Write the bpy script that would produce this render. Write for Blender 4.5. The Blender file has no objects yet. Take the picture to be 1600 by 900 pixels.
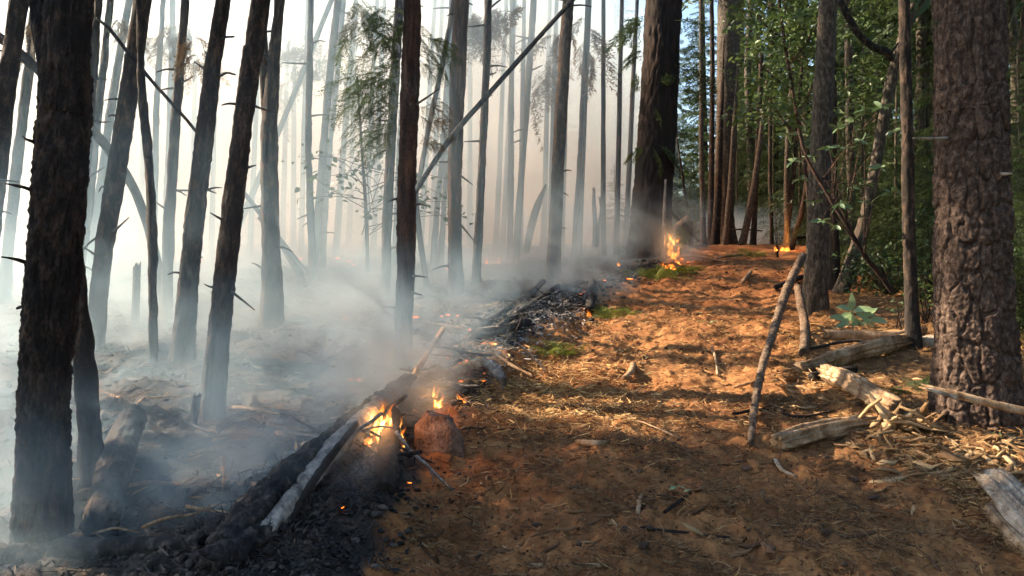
import bpy, math, random
import numpy as np
from mathutils import Vector, Matrix

R = math.radians
random.seed(7)
RNG = np.random.default_rng(7)
SC = bpy.context.scene
COL = SC.collection

# ------------------------------------------------------------------ camera
FPX = 1256.0            # focal length in pixels of the 1600 px wide photograph
EYE = 1.6
cam = bpy.data.cameras.new('camera')
cam.sensor_width = 36.0
cam.lens = 36.0 * FPX / 1600.0
cam.clip_start = 0.05
cam.clip_end = 3000
camo = bpy.data.objects.new('camera', cam)
camo.location = (0, 0, EYE)
camo.rotation_euler = (R(90), 0, 0)
COL.objects.link(camo)
SC.camera = camo

# ------------------------------------------------------------------ sky, sun, exposure
SUN_AZ, SUN_EL = -70.0, 31.0      # degrees, azimuth from straight ahead (negative = left)
world = bpy.data.worlds.new('World')
SC.world = world
world.use_nodes = True
wn = world.node_tree
sky = wn.nodes.new('ShaderNodeTexSky')
sky.sky_type = 'NISHITA'
sky.sun_disc = False
sky.sun_elevation = R(SUN_EL)
sky.sun_rotation = R(SUN_AZ)
sky.dust_density = 0.8
sky.air_density = 1.2
bg = wn.nodes['Background']
bg.inputs['Strength'].default_value = 0.085
wn.links.new(sky.outputs[0], bg.inputs['Color'])
SDIR = Vector((math.cos(R(SUN_EL)) * math.sin(R(SUN_AZ)), math.cos(R(SUN_EL)) * math.cos(R(SUN_AZ)), math.sin(R(SUN_EL))))
sun = bpy.data.lights.new('sun', 'SUN')
sun.energy = 5.0
sun.angle = R(0.6)
sun.color = (1.0, 0.82, 0.60)
suno = bpy.data.objects.new('sun', sun)
suno.rotation_euler = (-SDIR).to_track_quat('-Z', 'Y').to_euler()
COL.objects.link(suno)
SC.view_settings.view_transform = 'Standard'
SC.view_settings.look = 'None'
SC.view_settings.exposure = 2.05
SC.view_settings.gamma = 1.0
SC.view_settings.use_curve_mapping = False
cy = SC.cycles
cy.use_denoising = True
cy.max_bounces = 4
cy.diffuse_bounces = 2
cy.glossy_bounces = 2
cy.transmission_bounces = 3
cy.transparent_max_bounces = 8
cy.volume_bounces = 1
cy.volume_step_rate = 3.0
cy.volume_max_steps = 96
cy.use_light_tree = False
cy.adaptive_threshold = 0.06
cy.sample_clamp_indirect = 4.0
cy.caustics_reflective = False
cy.caustics_refractive = False

# ------------------------------------------------------------------ noise (numpy)
_perm = np.random.default_rng(11).permutation(256)
_perm = np.concatenate([_perm, _perm, _perm])
_g3 = np.random.default_rng(12).normal(size=(256, 3)); _g3 /= np.linalg.norm(_g3, axis=1)[:, None]

def perlin(p):
    p = np.asarray(p, float)
    i = np.floor(p).astype(int); f = p - i
    w = f * f * f * (f * (f * 6 - 15) + 10)
    i &= 255
    out = 0
    for dx in (0, 1):
        for dy in (0, 1):
            for dz in (0, 1):
                h = _perm[_perm[_perm[(i[:, 0] + dx) & 255] + ((i[:, 1] + dy) & 255)] + ((i[:, 2] + dz) & 255)]
                g = _g3[h]
                d = (f[:, 0] - dx) * g[:, 0] + (f[:, 1] - dy) * g[:, 1] + (f[:, 2] - dz) * g[:, 2]
                wx = w[:, 0] if dx else 1 - w[:, 0]
                wy = w[:, 1] if dy else 1 - w[:, 1]
                wz = w[:, 2] if dz else 1 - w[:, 2]
                out = out + d * wx * wy * wz
    return out * 1.6

def fbm(p, octs=4, gain=0.5, lac=2.1):
    p = np.asarray(p, float); s = 0; a = 1
    for k in range(octs):
        s = s + a * perlin(p + k * 17.3); p = p * lac; a *= gain
    return s

def sstep(a, b, x):
    t = np.clip((x - a) / (b - a), 0, 1)
    return t * t * (3 - 2 * t)

# ------------------------------------------------------------------ the lie of the land
def fireline(y):                     # x of the line where the burn stops, at distance y
    return np.interp(y, [-6, 2, 3.5, 4.7, 7.3, 9.5, 11.4, 15, 19, 24, 28.5, 40, 80], [-1.2, -0.8, -0.68, -0.58, -0.28, 0.18, 0.7, 1.75, 3.2, 4.8, 6.4, 11, 26])

def pathright(y):                    # x of the right edge of the bare dirt
    return np.interp(y, [-6, 2, 3.5, 5.3, 7, 9, 12, 18, 26, 34, 40], [1.6, 2.2, 2.5, 2.6, 2.75, 3.2, 4.6, 8.0, 10.5, 12.5, 14])

def land(x, y):                      # smooth terrain, vectorised
    x = np.asarray(x, float); y = np.asarray(y, float)
    yc = np.clip(y, -30, 33)
    z = 0.10 * yc
    t = np.clip(y - 33, 0, 10)
    z = z + 0.10 * t - 0.011 * t * t
    z = z - 0.12 * np.clip(y - 43, 0, 60)
    u = x - fireline(y)
    z = z + 0.10 * np.exp(-((u + 0.35) / 0.35) ** 2) * sstep(0, 4, y) * (1 - sstep(30, 36, y))
    z = z + 0.16 * np.exp(-((x - 0.25) / 0.55) ** 2 - ((y - 10.6) / 1.3) ** 2) + 0.10 * np.exp(-((x + 0.95) / 0.4) ** 2 - ((y - 4.0) / 0.6) ** 2)
    r = x - pathright(y)
    z = z + 0.045 * np.clip(r, 0, 8) * sstep(2, 6, y) + 0.05 * np.exp(-((r - 0.3) / 0.5) ** 2)
    q = np.stack([x.ravel() * 0.35, y.ravel() * 0.35, np.zeros(x.size)], 1)
    z = z + 0.10 * perlin(q).reshape(x.shape) + 0.05 * perlin(q * 3.1 + 5).reshape(x.shape)
    return z


def W(px, py, d):                    # a point of the photograph at distance d along the view axis
    return Vector(((px - 800) / FPX * d, d, EYE - (py - 450) / FPX * d))

_ys = np.concatenate([np.arange(1.6, 12, 0.02), np.arange(12, 60, 0.05)])
def gdist(px, py):                   # distance at which that pixel's ray meets the ground
    x = (px - 800) / FPX * _ys
    z = EYE - (py - 450) / FPX * _ys
    k = np.argmax(z < land(x, _ys))
    return float(_ys[k]) if k > 0 else 34.0

def G(px, py, up=0.0):
    d = gdist(px, py); p = W(px, py, d); p.z = gz(p.x, p.y) + up
    return p

# ------------------------------------------------------------------ objects
def raw_mesh(name, verts, quads=None, tris=None, smooth=True):
    verts = np.ascontiguousarray(verts, dtype=np.float32)
    me = bpy.data.meshes.new(name)
    q = np.zeros((0, 4), int) if quads is None else np.asarray(quads, int).reshape(-1, 4)
    t = np.zeros((0, 3), int) if tris is None else np.asarray(tris, int).reshape(-1, 3)
    me.vertices.add(len(verts)); me.vertices.foreach_set('co', verts.ravel())
    idx = np.concatenate([q.ravel(), t.ravel()]).astype(np.int32)
    me.loops.add(len(idx)); me.loops.foreach_set('vertex_index', idx)
    me.polygons.add(len(q) + len(t))
    st = np.concatenate([np.arange(len(q)) * 4, len(q) * 4 + np.arange(len(t)) * 3]).astype(np.int32)
    me.polygons.foreach_set('loop_start', st)
    if smooth is not False:
        me.polygons.foreach_set('use_smooth', np.ones(len(st), dtype=bool))
    me.update(calc_edges=True)
    me.validate()
    return me

class Bag:                           # gathers geometry for ONE mesh
    def __init__(s): s.v = []; s.q = []; s.t = []; s.n = 0
    def add(s, v, q=None, t=None):
        v = np.asarray(v, float)
        if q is not None and len(q): s.q.append(np.asarray(q, int).reshape(-1, 4) + s.n)
        if t is not None and len(t): s.t.append(np.asarray(t, int).reshape(-1, 3) + s.n)
        s.v.append(v); s.n += len(v); return s
    def mesh(s, name, smooth=True):
        return raw_mesh(name, np.concatenate(s.v), np.concatenate(s.q) if s.q else None, np.concatenate(s.t) if s.t else None, smooth)

def link(name, data, mat=None, parent=None, loc=None):
    o = bpy.data.objects.new(name, data)
    COL.objects.link(o)
    if mat is not None and data is not None and not data.materials: data.materials.append(mat)
    if parent is not None: o.parent = parent
    if loc is not None: o.location = loc
    return o

def tag(o, label=None, cat=None, group=None, kind=None):
    if label: o['label'] = label
    if cat: o['category'] = cat
    if group: o['group'] = group
    if kind: o['kind'] = kind
    return o

def thing(name, label, cat, loc, group=None):
    o = bpy.data.objects.new(name, None)
    o.empty_display_size = 0.1
    COL.objects.link(o); o.location = loc
    return tag(o, label, cat, group)

def copy_tree(o, parent=None):
    c = o.copy(); COL.objects.link(c); c.parent = parent
    for ch in list(o.children): copy_tree(ch, c)
    return c

# ------------------------------------------------------------------ node helpers
class E:
    """a shader value with arithmetic"""
    nt = None
    def __init__(s, k): s.k = k
    @staticmethod
    def m(op, *a, clamp=False):
        n = E.nt.nodes.new('ShaderNodeMath'); n.operation = op; n.use_clamp = clamp
        for i, x in enumerate(a):
            if isinstance(x, E): E.nt.links.new(x.k, n.inputs[i])
            else: n.inputs[i].default_value = x
        return E(n.outputs[0])
    def __add__(a, b): return E.m('ADD', a, b)
    __radd__ = __add__
    def __sub__(a, b): return E.m('SUBTRACT', a, b)
    def __rsub__(a, b): return E.m('SUBTRACT', b, a)
    def __mul__(a, b): return E.m('MULTIPLY', a, b)
    __rmul__ = __mul__
    def map(s, a, b, c=0.0, d=1.0, smooth=True):
        n = E.nt.nodes.new('ShaderNodeMapRange'); n.interpolation_type = 'SMOOTHSTEP' if smooth else 'LINEAR'
        E.nt.links.new(s.k, n.inputs[0])
        for i, x in enumerate((a, b, c, d)): n.inputs[i + 1].default_value = x
        return E(n.outputs[0])

def new_mat(name):
    m = bpy.data.materials.new(name); m.use_nodes = True
    E.nt = m.node_tree
    return m, m.node_tree, m.node_tree.nodes['Principled BSDF']

def noise(nt, vec, scale, detail=3, rough=0.55, dist=0.0):
    n = nt.nodes.new('ShaderNodeTexNoise')
    n.inputs['Scale'].default_value = scale; n.inputs['Detail'].default_value = detail
    n.inputs['Roughness'].default_value = rough; n.inputs['Distortion'].default_value = dist
    if vec is not None: nt.links.new(vec, n.inputs['Vector'])
    return n.outputs[0]

def ramp(nt, fac, stops):
    n = nt.nodes.new('ShaderNodeValToRGB'); r = n.color_ramp
    while len(r.elements) < len(stops): r.elements.new(0.5)
    for e, (p, c) in zip(r.elements, stops):
        e.position = p; e.color = (*c, 1)
    nt.links.new(fac, n.inputs[0])
    return n.outputs[0]

def mixc(nt, fac, a, b, mode='MIX'):
    n = nt.nodes.new('ShaderNodeMix'); n.data_type = 'RGBA'; n.blend_type = mode
    for s, x in ((n.inputs[0], fac), (n.inputs[6], a), (n.inputs[7], b)):
        if isinstance(x, E): nt.links.new(x.k, s)
        elif hasattr(x, 'node'): nt.links.new(x, s)
        elif isinstance(x, (tuple, list)): s.default_value = (*x, 1)
        else: s.default_value = x
    return n.outputs[2]

def objvec(nt, scale=(1, 1, 1), rnd=True):
    tc = nt.nodes.new('ShaderNodeTexCoord')
    mp = nt.nodes.new('ShaderNodeMapping'); mp.inputs['Scale'].default_value = scale
    if rnd:
        oi = nt.nodes.new('ShaderNodeObjectInfo')
        mu = nt.nodes.new('ShaderNodeVectorMath'); mu.operation = 'MULTIPLY_ADD'
        nt.links.new(oi.outputs['Random'], mu.inputs[0]); mu.inputs[1].default_value = (37, 53, 71)
        nt.links.new(tc.outputs['Object'], mu.inputs[2])
        nt.links.new(mu.outputs[0], mp.inputs['Vector'])
    else:
        nt.links.new(tc.outputs['Object'], mp.inputs['Vector'])
    return mp.outputs[0]

def bump(nt, height, strength, dist, bsdf):
    b = nt.nodes.new('ShaderNodeBump'); b.inputs['Strength'].default_value = strength; b.inputs['Distance'].default_value = dist
    nt.links.new(height, b.inputs['Height']); nt.links.new(b.outputs[0], bsdf.inputs['Normal'])

def bark_mat(name, cols, scale=9.0, stretch=0.25, fine=60, bstr=0.6, bdist=0.02, rough=0.9, char=None):
    m, nt, b = new_mat(name)
    v = objvec(nt, (1, 1, stretch)); v2 = objvec(nt, (1, 1, 0.6))
    n1 = noise(nt, v, scale, 5, 0.62, 0.4); n2 = noise(nt, v2, fine, 3, 0.6)
    mixv = E(n1) * 0.72 + E(n2) * 0.28
    c = ramp(nt, mixv.k, [(0.36, cols[0]), (0.5, cols[1]), (0.64, cols[2])])
    if char is not None:           # soot on the lower stem, ragged upper edge
        tc = nt.nodes.new('ShaderNodeTexCoord'); sp = nt.nodes.new('ShaderNodeSeparateXYZ')
        nt.links.new(tc.outputs['Object'], sp.inputs[0])
        z = E(sp.outputs[2]) + E(noise(nt, v2, 2.2, 4)) * 3.0
        c = mixc(nt, z.map(char[0] + 1.5, char[1] + 1.5, 0.85, 0.0), c, (0.018, 0.016, 0.015))
    nt.links.new(c, b.inputs['Base Color'])
    b.inputs['Roughness'].default_value = rough
    b.inputs['Specular IOR Level'].default_value = 0.25
    bump(nt, mixv.k, bstr, bdist, b)
    return m

def island_mat(name, cols, rough=0.7, trans=0.0, spec=0.3, pos_noise=None):
    """one tone per loose piece of the mesh (leaves, needles, chips)"""
    m, nt, b = new_mat(name)
    g = nt.nodes.new('ShaderNodeNewGeometry')
    f = g.outputs['Random Per Island']
    if pos_noise:
        f = (E(f) * 0.6 + E(noise(nt, g.outputs['Position'], pos_noise, 2)) * 0.5 - 0.05).k
    n = len(cols)
    c = ramp(nt, f, [(i / (n - 1), k) for i, k in enumerate(cols)])
    nt.links.new(c, b.inputs['Base Color'])
    b.inputs['Roughness'].default_value = rough
    b.inputs['Specular IOR Level'].default_value = spec
    if trans > 0:
        tr = nt.nodes.new('ShaderNodeBsdfTranslucent'); nt.links.new(c, tr.inputs['Color'])
        mx = nt.nodes.new('ShaderNodeMixShader'); mx.inputs[0].default_value = trans
        out = nt.nodes['Material Output']
        nt.links.new(b.outputs[0], mx.inputs[1]); nt.links.new(tr.outputs[0], mx.inputs[2]); nt.links.new(mx.outputs[0], out.inputs['Surface'])
    return m
# ------------------------------------------------------------------ ground
def relief(x, y):                    # clods, furrows and spoil on top of the terrain; also where it is burnt and where duff lies
    x = np.asarray(x, float); y = np.asarray(y, float)
    u = x - fireline(y) + 0.25 * perlin(np.stack([x * 1.3, y * 1.3, 0 * x], 1)) + 0.08 * perlin(np.stack([x * 6, y * 6, 0 * x + 3], 1))
    burn = 1 - sstep(-0.16, 0.16, u)
    burn *= 1 - 0.999 * sstep(33, 36, y) * (x > 3)
    rr = x - pathright(y) + 0.3 * perlin(np.stack([x * 1.1, y * 1.1, 0 * x + 9], 1))
    duff = sstep(-0.25, 0.35, rr)
    amp = 1 - sstep(24, 45, y)
    q = np.stack([x, y, 0 * x], 1)
    h = 0.035 * perlin(q * 2.3) + 0.032 * perlin(q * 5.1 + 3) + 0.020 * perlin(q * 11 + 7) + 0.012 * perlin(q * 23 + 1) + 0.007 * perlin(q * 47 + 2)
    lump = perlin(q * 7.7 + 21); h += (0.030 + 0.03 * sstep(5, 8, y)) * np.clip(lump - 0.15, 0, 1) * (1 - 0.5 * burn)
    l2 = perlin(q * 19 + 31); h += 0.032 * np.clip(l2 - 0.15, 0, 1) + 0.05 * np.clip(perlin(q * 1.4 + 41), 0, 1) * (1 - burn)
    # furrows a dozer left along the dirt, and the churned ridge of spoil beside the line
    s = (x - 0.5 * (fireline(y) + pathright(y)))
    h += (1 - burn) * (1 - duff) * 0.022 * np.sin(s * 7 + 2.5 * perlin(q * 0.9 + 4)) * sstep(5, 8, y)
    h += 0.05 * np.exp(-((x - fireline(y) - 0.1) / 0.3) ** 2) * np.clip(perlin(q * 3.3 + 8) + 0.4, 0, 1)
    h += burn * (0.05 * np.abs(perlin(q * 1.6 + 14)) + 0.03 * np.abs(perlin(q * 4.2 + 15)))
    return h * amp, burn, duff

def surf(x, y):                      # height of the finished ground mesh
    x = np.asarray(x, float); y = np.asarray(y, float)
    ya, t, Z = GRID
    i = np.clip(np.searchsorted(ya, y) - 1, 0, len(ya) - 2)
    def row(k):
        tt = x / np.maximum(ya[k] + 1.0, 3.0)
        j = np.clip(np.searchsorted(t, tt) - 1, 0, len(t) - 2); f = np.clip((tt - t[j]) / (t[j + 1] - t[j]), 0, 1)
        return Z[k, j] * (1 - f) + Z[k, j + 1] * f
    g = np.clip((y - ya[i]) / (ya[i + 1] - ya[i]), 0, 1)
    return row(i) * (1 - g) + row(i + 1) * g

def gz(x, y):
    return float(surf(np.array([x]), np.array([y]))[0])

def build_ground():
    ya = [-8, -5, -3, -1, 0, 0.8, 1.4, 1.8]
    y = 2.1
    while y < 40: ya.append(y); y += max(0.013, 0.0046 * y)
    while y < 900: ya.append(y); y *= 1.12
    ya = np.array(ya)
    tin = np.linspace(-0.74, 0.74, 560)
    tout = 0.74 + np.cumsum(np.geomspace(0.004, 2.2, 34))
    t = np.concatenate([-tout[::-1], tin, tout])
    Y, T = np.meshgrid(ya, t, indexing='ij')
    X = T * np.maximum(Y + 1.0, 3.0)
    Z = land(X, Y)
    hh, burn, duff = relief(X.ravel(), Y.ravel())
    Z = Z + hh.reshape(Z.shape)
    global GRID
    GRID = (ya, t, Z)
    nr, nc = Y.shape
    I = np.arange(nr * nc).reshape(nr, nc)
    q4 = np.stack([I[:-1, :-1], I[:-1, 1:], I[1:, 1:], I[1:, :-1]], -1).reshape(-1, 4)
    me = raw_mesh('ground', np.stack([X, Y, Z], -1).reshape(-1, 3), q4)
    for nm, arr in (('burn', burn), ('duff', duff)):
        at = me.attributes.new(nm, 'FLOAT', 'POINT'); at.data.foreach_set('value', arr.astype(np.float32))
    return me

def ground_mat():
    m, nt, b = new_mat('forest_soil')
    tc = nt.nodes.new('ShaderNodeTexCoord'); P = tc.outputs['Object']
    def attr(n):
        a = nt.nodes.new('ShaderNodeAttribute'); a.attribute_name = n; return E(a.outputs['Fac'])
    big = noise(nt, P, 0.9, 4, 0.6); mid = noise(nt, P, 6, 5, 0.65); fine = noise(nt, P, 55, 4, 0.7); grit = noise(nt, P, 190, 2, 0.6)
    f = (E(big) * 0.35 + E(mid) * 0.4 + E(fine) * 0.25)
    dirt = ramp(nt, f.k, [(0.32, (0.075, 0.028, 0.011)), (0.45, (0.20, 0.082, 0.031)), (0.57, (0.33, 0.155, 0.060)), (0.70, (0.46, 0.27, 0.12))])
    duffc = ramp(nt, (E(mid) * 0.4 + E(fine) * 0.6).k, [(0.3, (0.06, 0.032, 0.016)), (0.5, (0.17, 0.09, 0.04)), (0.7, (0.32, 0.18, 0.08))])
    ash = ramp(nt, (E(big) * 0.25 + E(mid) * 0.45 + E(fine) * 0.3).k, [(0.36, (0.014, 0.013, 0.013)), (0.48, (0.036, 0.031, 0.028)), (0.58, (0.082, 0.066, 0.054)), (0.70, (0.21, 0.155, 0.11))])
    c = mixc(nt, attr('duff'), dirt, duffc)
    bm = (attr('burn') + (E(fine) - 0.5) * 0.5).map(0.3, 0.7)
    c = mixc(nt, bm, c, ash)
    c = mixc(nt, E(grit).map(0.62, 0.75, 0, 0.5), c, (0.30, 0.20, 0.12))
    nt.links.new(c, b.inputs['Base Color'])
    b.inputs['Roughness'].default_value = 0.95; b.inputs['Specular IOR Level'].default_value = 0.15
    bump(nt, (E(fine) * 0.6 + E(grit) * 0.35 + E(mid) * 0.5).k, 0.9, 0.012, b)
    return m

ground = link('ground', build_ground(), ground_mat())
tag(ground, 'bare reddish brown dirt line beside grey burnt forest floor', None, None, 'structure')

# ------------------------------------------------------------------ tubes: trunks, limbs, logs
def catmull(P, n):
    P = [np.asarray(p, float) for p in P]
    P = [2 * P[0] - P[1]] + P + [2 * P[-1] - P[-2]]
    seg = len(P) - 3; out = []
    for k in range(n):
        t = k / (n - 1) * seg; i = min(int(t), seg - 1); t -= i
        a, b, c, d = P[i:i + 4]
        out.append(0.5 * (2 * b + (c - a) * t + (2 * a - 5 * b + 4 * c - d) * t * t + (3 * b - a - 3 * c + d) * t ** 3))
    return np.array(out)

def worley_cyl(th, s, ncell, cell_h, seed):
    rg = np.random.default_rng(seed)
    rows = int(s.max() / cell_h) + 4
    jx = rg.uniform(0.1, 0.9, (rows, ncell)); jy = rg.uniform(0.1, 0.9, (rows, ncell)); hv = rg.uniform(0, 1, (rows, ncell))
    a = th / (2 * np.pi) * ncell; b = s / cell_h + 1
    ia = np.floor(a).astype(int); ib = np.floor(b).astype(int)
    f1 = np.full(len(th), 9.0); f2 = np.full(len(th), 9.0); val = np.zeros(len(th))
    for dy in (-1, 0, 1):
        for dx in (-1, 0, 1):
            ca = (ia + dx); cb = np.clip(ib + dy, 0, rows - 1); cm = ca % ncell
            d = np.hypot(ca + jx[cb, cm] - a, (cb + jy[cb, cm] - b))
            nw = d < f1
            f2 = np.where(nw, f1, np.minimum(f2, d)); val = np.where(nw, hv[cb, cm], val); f1 = np.minimum(f1, d)
    return f2 - f1, val

def tube(path, rad, nseg=16, nring=40, rough=0.0, seed=0, kind='furrow', flare=0.0, jag=(0.0, 0.0), ground_flat=False, grain=7.0):
    """a tapering stem along PATH (points) with radius RAD (one per point); returns verts, quads, tris"""
    c = catmull(path, nring)
    r = np.interp(np.linspace(0, 1, nring), np.linspace(0, 1, len(rad)), rad)
    tg = np.gradient(c, axis=0); tg /= np.linalg.norm(tg, axis=1)[:, None]
    s = np.concatenate([[0], np.cumsum(np.linalg.norm(np.diff(c, axis=0), axis=1))])
    if flare: r = r * (1 + flare * np.exp(-s / (2.2 * r[0] + 0.02)))
    ref = np.array([0.0, 1, 0]) if abs(tg[:, 1]).mean() < 0.8 else np.array([0.0, 0, 1])
    n1 = np.cross(tg, ref); n1 /= np.linalg.norm(n1, axis=1)[:, None]
    n2 = np.cross(tg, n1)
    th = np.arange(nseg) / nseg * 2 * np.pi
    TH = np.tile(th, nring); S = np.repeat(s, nseg); RR = np.repeat(r, nseg)
    ct, st = np.cos(TH), np.sin(TH)
    d = np.zeros(len(TH))
    if rough:
        k = grain
        ph = seed * 3.7
        if kind == 'furrow':
            q = np.stack([ct * RR * k * 2 + ph, st * RR * k * 2, S * k * 0.35 + ph], 1)
            d = rough * (0.9 - 2.2 * np.abs(perlin(q * 1.0)) + 0.6 * perlin(q * 2.7 + 4) + 0.45 * perlin(q * np.array([5, 5, 9]) + 9))
            d += rough * 1.2 * perlin(np.stack([ct + ph, st, S * 1.1], 1))
        elif kind == 'plates':
            e, v = worley_cyl(TH + 0.10 * perlin(np.stack([ct * 6, st * 6, S * 7], 1)), S + 0.05 * perlin(np.stack([ct * 5 + 3, st * 5, S * 6], 1)), 16, 0.25, seed)
            d = rough * (np.clip(e * 5.5, 0, 1) ** 0.7 * (0.55 + 0.7 * v) - 0.7)
            q = np.stack([ct * RR * 30, st * RR * 30, S * 26], 1)
            e2, v2 = worley_cyl(TH + 0.12 * perlin(np.stack([ct * 9, st * 9, S * 11], 1)), S + 0.03 * perlin(np.stack([ct * 8 + 3, st * 8, S * 9], 1)), 34, 0.085, seed + 5)
            d += rough * (0.30 * np.clip(e2 * 4, 0, 1) * v2 + 0.20 * perlin(q) + 0.20 * perlin(q * 2.6 + 5))
        elif kind == 'lumpy':
            q = np.stack([ct * RR * k + ph, st * RR * k, S * k * 0.6], 1)
            d = rough * (1.3 * perlin(q) + 0.8 * perlin(q * 2.3 + 3) + 0.5 * perlin(q * 5 + 5))
        elif kind == 'split':       # rotten wood with long cracks along the grain
            q = np.stack([ct * 2.4 + ph, st * 2.4, S * 0.8], 1)
            d = rough * (0.6 - 2.6 * np.abs(perlin(q)) ** 0.8 + 0.9 * perlin(q * np.array([3, 3, 1.6]) + 4) + 0.5 * perlin(q * np.array([7, 7, 3]) + 8))
        if flare:
            d += np.exp(-S / (3.0 * r[0])) * flare * RR * 0.5 * np.cos(TH * 5 + seed + 0.7 * np.sin(TH * 2))
    rr = np.maximum(RR + d, RR * 0.25)
    V = np.repeat(c, nseg, 0) + (np.repeat(n1, nseg, 0) * ct[:, None] + np.repeat(n2, nseg, 0) * st[:, None]) * rr[:, None]
    rg = np.random.default_rng(seed + 99)
    if jag[0]:
        V[:nseg] -= tg[0] * (rg.random((nseg, 1)) ** 1.5 * jag[0])
    if jag[1]:
        V[-nseg:] += tg[-1] * (rg.random((nseg, 1)) ** 1.5 * jag[1])
    I = np.arange(nring * nseg).reshape(nring, nseg); J = np.roll(I, -1, 1)
    Q = np.stack([I[:-1], J[:-1], J[1:], I[1:]], -1).reshape(-1, 4)
    n = len(V)
    # recessed caps
    V = np.vstack([V, c[0] + tg[0] * r[0] * 0.12, c[-1] - tg[-1] * r[-1] * 0.12])
    T = [(J[0, k], I[0, k], n) for k in range(nseg)] + [(I[-1, k], J[-1, k], n + 1) for k in range(nseg)]
    return V, Q, np.array(T)

def local(v, o):
    return np.asarray(v) - np.array(o)[None, :]

def stem_obj(name, path, rad, mat, parent, base, **k):
    b = Bag(); b.add(*tube(path, rad, **k))
    b.v = [local(b.v[0], base)]
    return link(name, b.mesh(name), mat, parent)
# ------------------------------------------------------------------ foliage pieces
def frame_of(d, up=(0, 0, 1)):
    d = np.asarray(d, float); d = d / np.linalg.norm(d)
    s = np.cross(d, up); n = np.linalg.norm(s)
    s = np.array([1.0, 0, 0]) if n < 1e-4 else s / n
    return d, s, np.cross(s, d)

def bough(rg, L=1.2, tw=26, nd=9, needle=0.055, wid=0.011, droop=0.35, spread=0.42):
    """a flat conifer spray pointing along +x, drooping; needles are single triangles"""
    V = []; T = []
    ax = lambda t: np.array([L * t * (1 - 0.12 * t), 0.05 * L * math.sin(t * 3 + 1), -droop * L * t * t])
    n = 0
    ts = np.linspace(0.12, 1.0, tw)
    # stem
    for a, b in zip(np.linspace(0, 0.9, 5), np.linspace(0.2, 1, 5)):
        p, q = ax(a), ax(b); w = 0.012 * L * (1.1 - a)
        V += [p + (0, w, 0), p - (0, w, 0), q, p + (0, 0, w * 1.4)]
        T += [(n, n + 1, n + 2), (n, n + 3, n + 2)]; n += 4
    for i, t in enumerate(ts):
        side = 1 if i % 2 else -1
        base = ax(t)
        tl = spread * L * (1.08 - t) ** 0.7 * (0.55 + 0.6 * rg.random()) + 0.05
        ang = side * R(48 + rg.normal() * 12) if t < 0.97 else 0.0
        d = np.array([math.cos(ang), math.sin(ang), -0.25 - 0.35 * rg.random()]); d /= np.linalg.norm(d)
        m = max(3, int(nd * tl / (0.3 * L)))
        for k in range(m):
            f = (k + 0.5) / m
            p = base + d * tl * f - np.array([0, 0, 0.25 * tl * f * f])
            for sd in (-1, 1):
                a2 = ang + sd * R(50 + rg.normal() * 16)
                dd = np.array([math.cos(a2), math.sin(a2), -0.15 + rg.normal() * 0.28])
                ln = needle * (0.7 + 0.6 * rg.random())
                w = np.cross(dd, (rg.normal() * 0.5, rg.normal() * 0.5, 1)); w = w / (np.linalg.norm(w) + 1e-9) * wid
                V += [p + w, p - w, p + dd * ln]; T.append((n, n + 1, n + 2)); n += 3
    return np.array(V), np.array(T)

_rg = np.random.default_rng(5)
BOUGH = [bough(_rg) for _ in range(5)]
BOUGH_LO = [bough(_rg, tw=14, nd=5, needle=0.16, wid=0.030, droop=0.3, spread=0.5) for _ in range(4)]
BOUGH_DROOP = [bough(_rg, tw=26, nd=8, needle=0.085, wid=0.010, droop=0.95, spread=0.40) for _ in range(4)]

BOUGH_MID = [bough(_rg, tw=24, nd=7, needle=0.12, wid=0.017, droop=0.55, spread=0.45) for _ in range(4)]
BOUGH_HANG = [bough(_rg, tw=24, nd=7, needle=0.13, wid=0.016, droop=1.1, spread=0.40) for _ in range(4)]

def put(bag, vt, pos, d, scale, roll=0.0):
    V, T = vt
    x, s, u = frame_of(d)
    c, n = math.cos(roll), math.sin(roll)
    s2, u2 = s * c + u * n, u * c - s * n
    M = np.stack([x, -s2, u2], 0)
    bag.add(V * scale @ M + np.asarray(pos, float), None, T)

def leaf_blade(rg=None, fold=0.25, curl=0.15, width=0.42):
    """a leaf along +x, length 1: 6 verts, 6 tris with a fold on the midrib"""
    w = width / 2
    V = np.array([(0, 0, 0), (0.35, w, fold * w), (0.35, -w, fold * w), (0.35, 0, 0.0), (0.72, w * 0.8, fold * w * 0.8 - curl * 0.4), (0.72, -w * 0.8, fold * w * 0.8 - curl * 0.4), (0.72, 0, -curl * 0.45), (1, 0, -curl)], float)
    T = np.array([(0, 3, 1), (0, 2, 3), (3, 6, 4), (3, 4, 1), (3, 2, 5), (3, 5, 6), (6, 7, 4), (6, 5, 7)])
    return V, T
LEAF = leaf_blade(); LEAF_R = leaf_blade(width=0.62, curl=0.2); LEAF_LONG = leaf_blade(width=0.34, curl=0.12)

def conifer_crown(seed, z0, z1, r0, n, kit, sc=1.0, gap=0.0, r1=0.25, pitch=-0.15):
    """boughs round an upright axis at the origin, from z0 up to z1"""
    rg = np.random.default_rng(seed); b = Bag()
    for i in range(n):
        f = (i + rg.random()) / n
        z = z0 + (z1 - z0) * f
        a = i * 2.4 + rg.normal() * 0.5
        if gap and math.sin(a * 1 + seed) > 1 - gap: continue
        L = (r0 * (1 - f) + r1 * f) * (0.65 + 0.6 * rg.random())
        d = np.array([math.cos(a), math.sin(a), pitch + 0.5 * f + rg.normal() * 0.12])
        put(b, kit[i % len(kit)], (0, 0, z), d, L / 1.2 * sc, rg.normal() * 0.3)
    return b

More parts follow.
